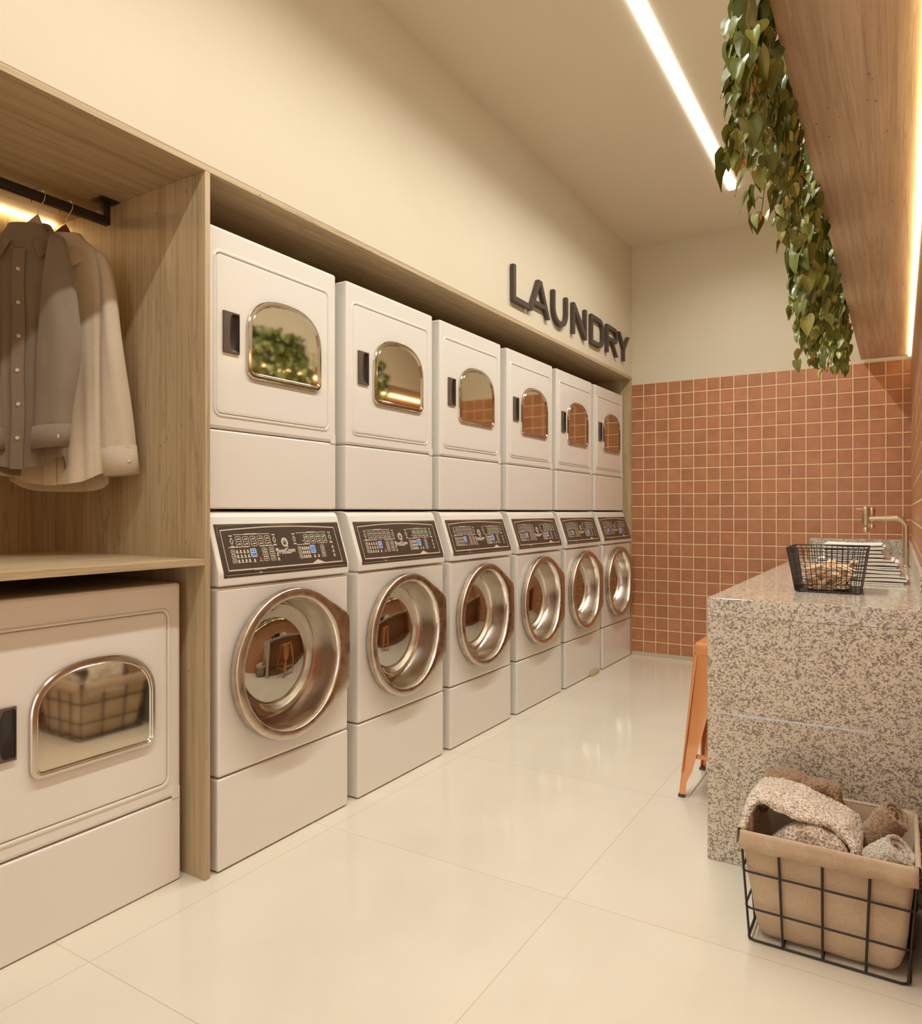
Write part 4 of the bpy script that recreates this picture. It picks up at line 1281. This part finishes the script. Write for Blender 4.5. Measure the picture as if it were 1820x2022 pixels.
# ------------------------------------------------------------------ overhead shelf and trailing plants
b = MB(); b.box(-.2245, .0475, .30, YB-.03, 2.1700, 2.1895, 0, .0008, 1)
tag(b.build('overhead_shelf', wood_over, smooth=30), 'wide wooden overhead shelf running along the right wall above the counter', 'shelf')
def leaf_rows(size, curl, fold):
    rows = []
    for tc, w, te in ((0, .24, -.11), (.10, .40, -.07), (.25, .475, .12), (.42, .45, .34), (.60, .34, .56), (.78, .20, .76), (.91, .085, .90), (1.0, .004, 1.0)):
        row = []
        for k in (-1, -.5, 0, .5, 1):
            t = tc+(te-tc)*abs(k)**1.3
            x = w*k*.84; zz = fold*abs(k)*w*2-curl*t*t+.03*math.sin(t*9+k*2)*abs(k)
            row.append((x*size, t*size, zz*size))
        rows.append(row)
    return rows
def add_leaf(b, base, dir_, nrm, size, rr):
    y = dir_.normalized(); z_ = (nrm-y*nrm.dot(y))
    if z_.length < 1e-4: z_ = y.orthogonal()
    z_.normalize(); x = y.cross(z_)
    rows = leaf_rows(size, rr.uniform(.05, .4), rr.uniform(.08, .3))
    T = lambda p: tuple(base+x*p[0]+y*p[1]+z_*p[2])
    b.loft([[T(p) for p in r] for r in rows], False, False, 0, False)
    for sg in (1,):
        rib = [[T((-.012*size*(1-i/7*.8), r[2][1], r[2][2]-.006*size)), T((.012*size*(1-i/7*.8), r[2][1], r[2][2]-.006*size))] for i, r in enumerate(rows)]
        b.loft(rib, False, False, 1, False)
def make_plant(yc, label, nv, drop, seed, ylen=.46, size=.058, xout=.30, dens=1):
    rr = random.Random(seed)
    t = thing('trailing_plant', label, 'plant', (-.165, yc, 2.1898), 0, 'trailing plants on the overhead shelf')
    O = Vector((-.165, yc, 2.1898))
    b = MB()
    x0, x1, hy = -.068, .060, ylen/2
    lo = lambda ins, zz: [(a, c, zz) for a, c in rrect(x0+ins, x1-ins, -hy+ins, hy-ins, .018, 4, 1)]
    b.loft([lo(.008, 0.0005), lo(.002, .03), lo(0, .105), lo(.006, .105), lo(.008, .09)], True, False)
    b.build('planter', potm, t, 40)
    b = MB(); b.loft([lo(.008, .088)], False, True); b.build('soil', soil, t, 0)
    vb = MB(); lb_ = MB()
    for i in range(nv):
        y_ = -hy*.92+ylen*.92*(i+.5)/nv+rr.uniform(-.03, .03)
        p = Vector((rr.uniform(-.05, .02), y_*.9, .09))
        ln_ = drop*rr.uniform(.45, 1.0)
        if i % 3 == 0: ln_ *= .55
        xo = -rr.uniform(.070, .100)
        pts = [p, p+Vector((-.03, rr.uniform(-.02, .02), .05)), Vector((xo*.75, y_, .10+rr.uniform(0, .05))), Vector((xo, y_+rr.uniform(-.02, .02), .04))]
        cur = pts[-1].copy(); drift = Vector((rr.uniform(-.06, .06), rr.uniform(-.12, .12), 0))
        steps = max(3, int((ln_+.07)/.038))
        for s in range(steps):
            cur = cur+Vector((drift.x*.038+rr.uniform(-.009, .009), drift.y*.038+rr.uniform(-.011, .011), -.038))
            if cur.x > -.075: cur.x = -.078
            pts.append(cur.copy())
        vb.tube(pts, [.0021]*(len(pts)-4)+[.0018, .0016, .0014, .001], 5)
        # leaves at the nodes
        for k in range(1, len(pts)):
            for rep in range(1 if rr.random() < .2 else (2 if rr.random() < .7 else 3)):
                if rr.random() < .06: continue
                side = rr.uniform(0, 2*PI)
                out = Vector((math.cos(side)-.45, math.sin(side)*1.05, rr.uniform(-.5, .35)))
                if out.x > .35: out.x *= -.5
                out.normalize()
                base = pts[k]+out*rr.uniform(.014, .040)
                if base.x > -.062 and base.z < .03: base.x = -.068
                vb.tube([pts[k], (pts[k]+base)/2+Vector((0, 0, .009)), base], .0011, 4)
                tail = (len(pts)-k) < 3
                sz = size*rr.uniform(.62, 1.18)*(.68 if tail else 1)
                d = (out*.55+Vector((rr.uniform(-.3, .3), rr.uniform(-.4, .4), -1.0))).normalized()
                if base.x+d.x*sz > -.060 and base.z < .02: d.x = -abs(d.x)
                nr = (out+Vector((rr.uniform(-.5, .5), rr.uniform(-.7, .3), rr.uniform(-.1, .9)))).normalized()
                add_leaf(lb_, base, d, nr, sz, rr)
                if rr.random() < .06:
                    vb.tube([pts[k], pts[k]+Vector((rr.uniform(-.006, .006), rr.uniform(-.006, .006), -.010)), pts[k]+Vector((rr.uniform(-.01, .01), 0, -.021))], [.0026, .0022, .0004], 5, 1)
    vb.build('vines', [stemm, sheath], t, 60)
    lb_.build('foliage', [leaf, leafrib], t, 70, fix=False)
    return t
make_plant(1.66, 'trailing pothos nearest the viewer on the overhead shelf, cut by the picture top', 16, .36, 11)
make_plant(2.13, 'trailing pothos beside the far end of the ceiling light, second along the overhead shelf', 16, .36, 12, .42)
make_plant(2.70, 'trailing pothos in the middle of the overhead shelf, third of five', 17, .54, 23, .40)
make_plant(3.42, 'trailing pothos, second from the far end of the overhead shelf', 17, .40, 14, .52)
make_plant(4.25, 'trailing pothos at the far end of the overhead shelf, its tip over the wall tiles', 17, .31, 15, .6)

# ------------------------------------------------------------------ camera, world, view
cam = bpy.data.cameras.new('camera'); co = bpy.data.objects.new('camera', cam); COL.objects.link(co)
F_PX, TH, PX, PY = 1411.09, .5498, 911.31, 1010.27
cam.sensor_width = 36; cam.sensor_fit = 'AUTO'; cam.lens = F_PX/2022*36
cam.shift_x = (910-PX)/2022; cam.shift_y = -(1011-PY)/2022
cam.clip_start = .02
co.location = (0, 0, 1.14); co.rotation_euler = (PI/2, 0, TH)
SC.camera = co
w = bpy.data.worlds.new('world'); SC.world = w; w.use_nodes = True
bg = w.node_tree.nodes['Background']; bg.inputs[0].default_value = (1, .965, .90, 1); bg.inputs[1].default_value = 2.3
SC.view_settings.view_transform = 'Standard'; SC.view_settings.look = 'None'
SC.view_settings.gamma = 1; SC.view_settings.use_curve_mapping = False
SC.view_settings.exposure = -0.53
cy = SC.cycles
cy.max_bounces = 10; cy.diffuse_bounces = 6; cy.glossy_bounces = 5; cy.transparent_max_bounces = 8
cy.use_denoising = True; cy.sample_clamp_indirect = 6
cy.caustics_reflective = False; cy.caustics_refractive = False
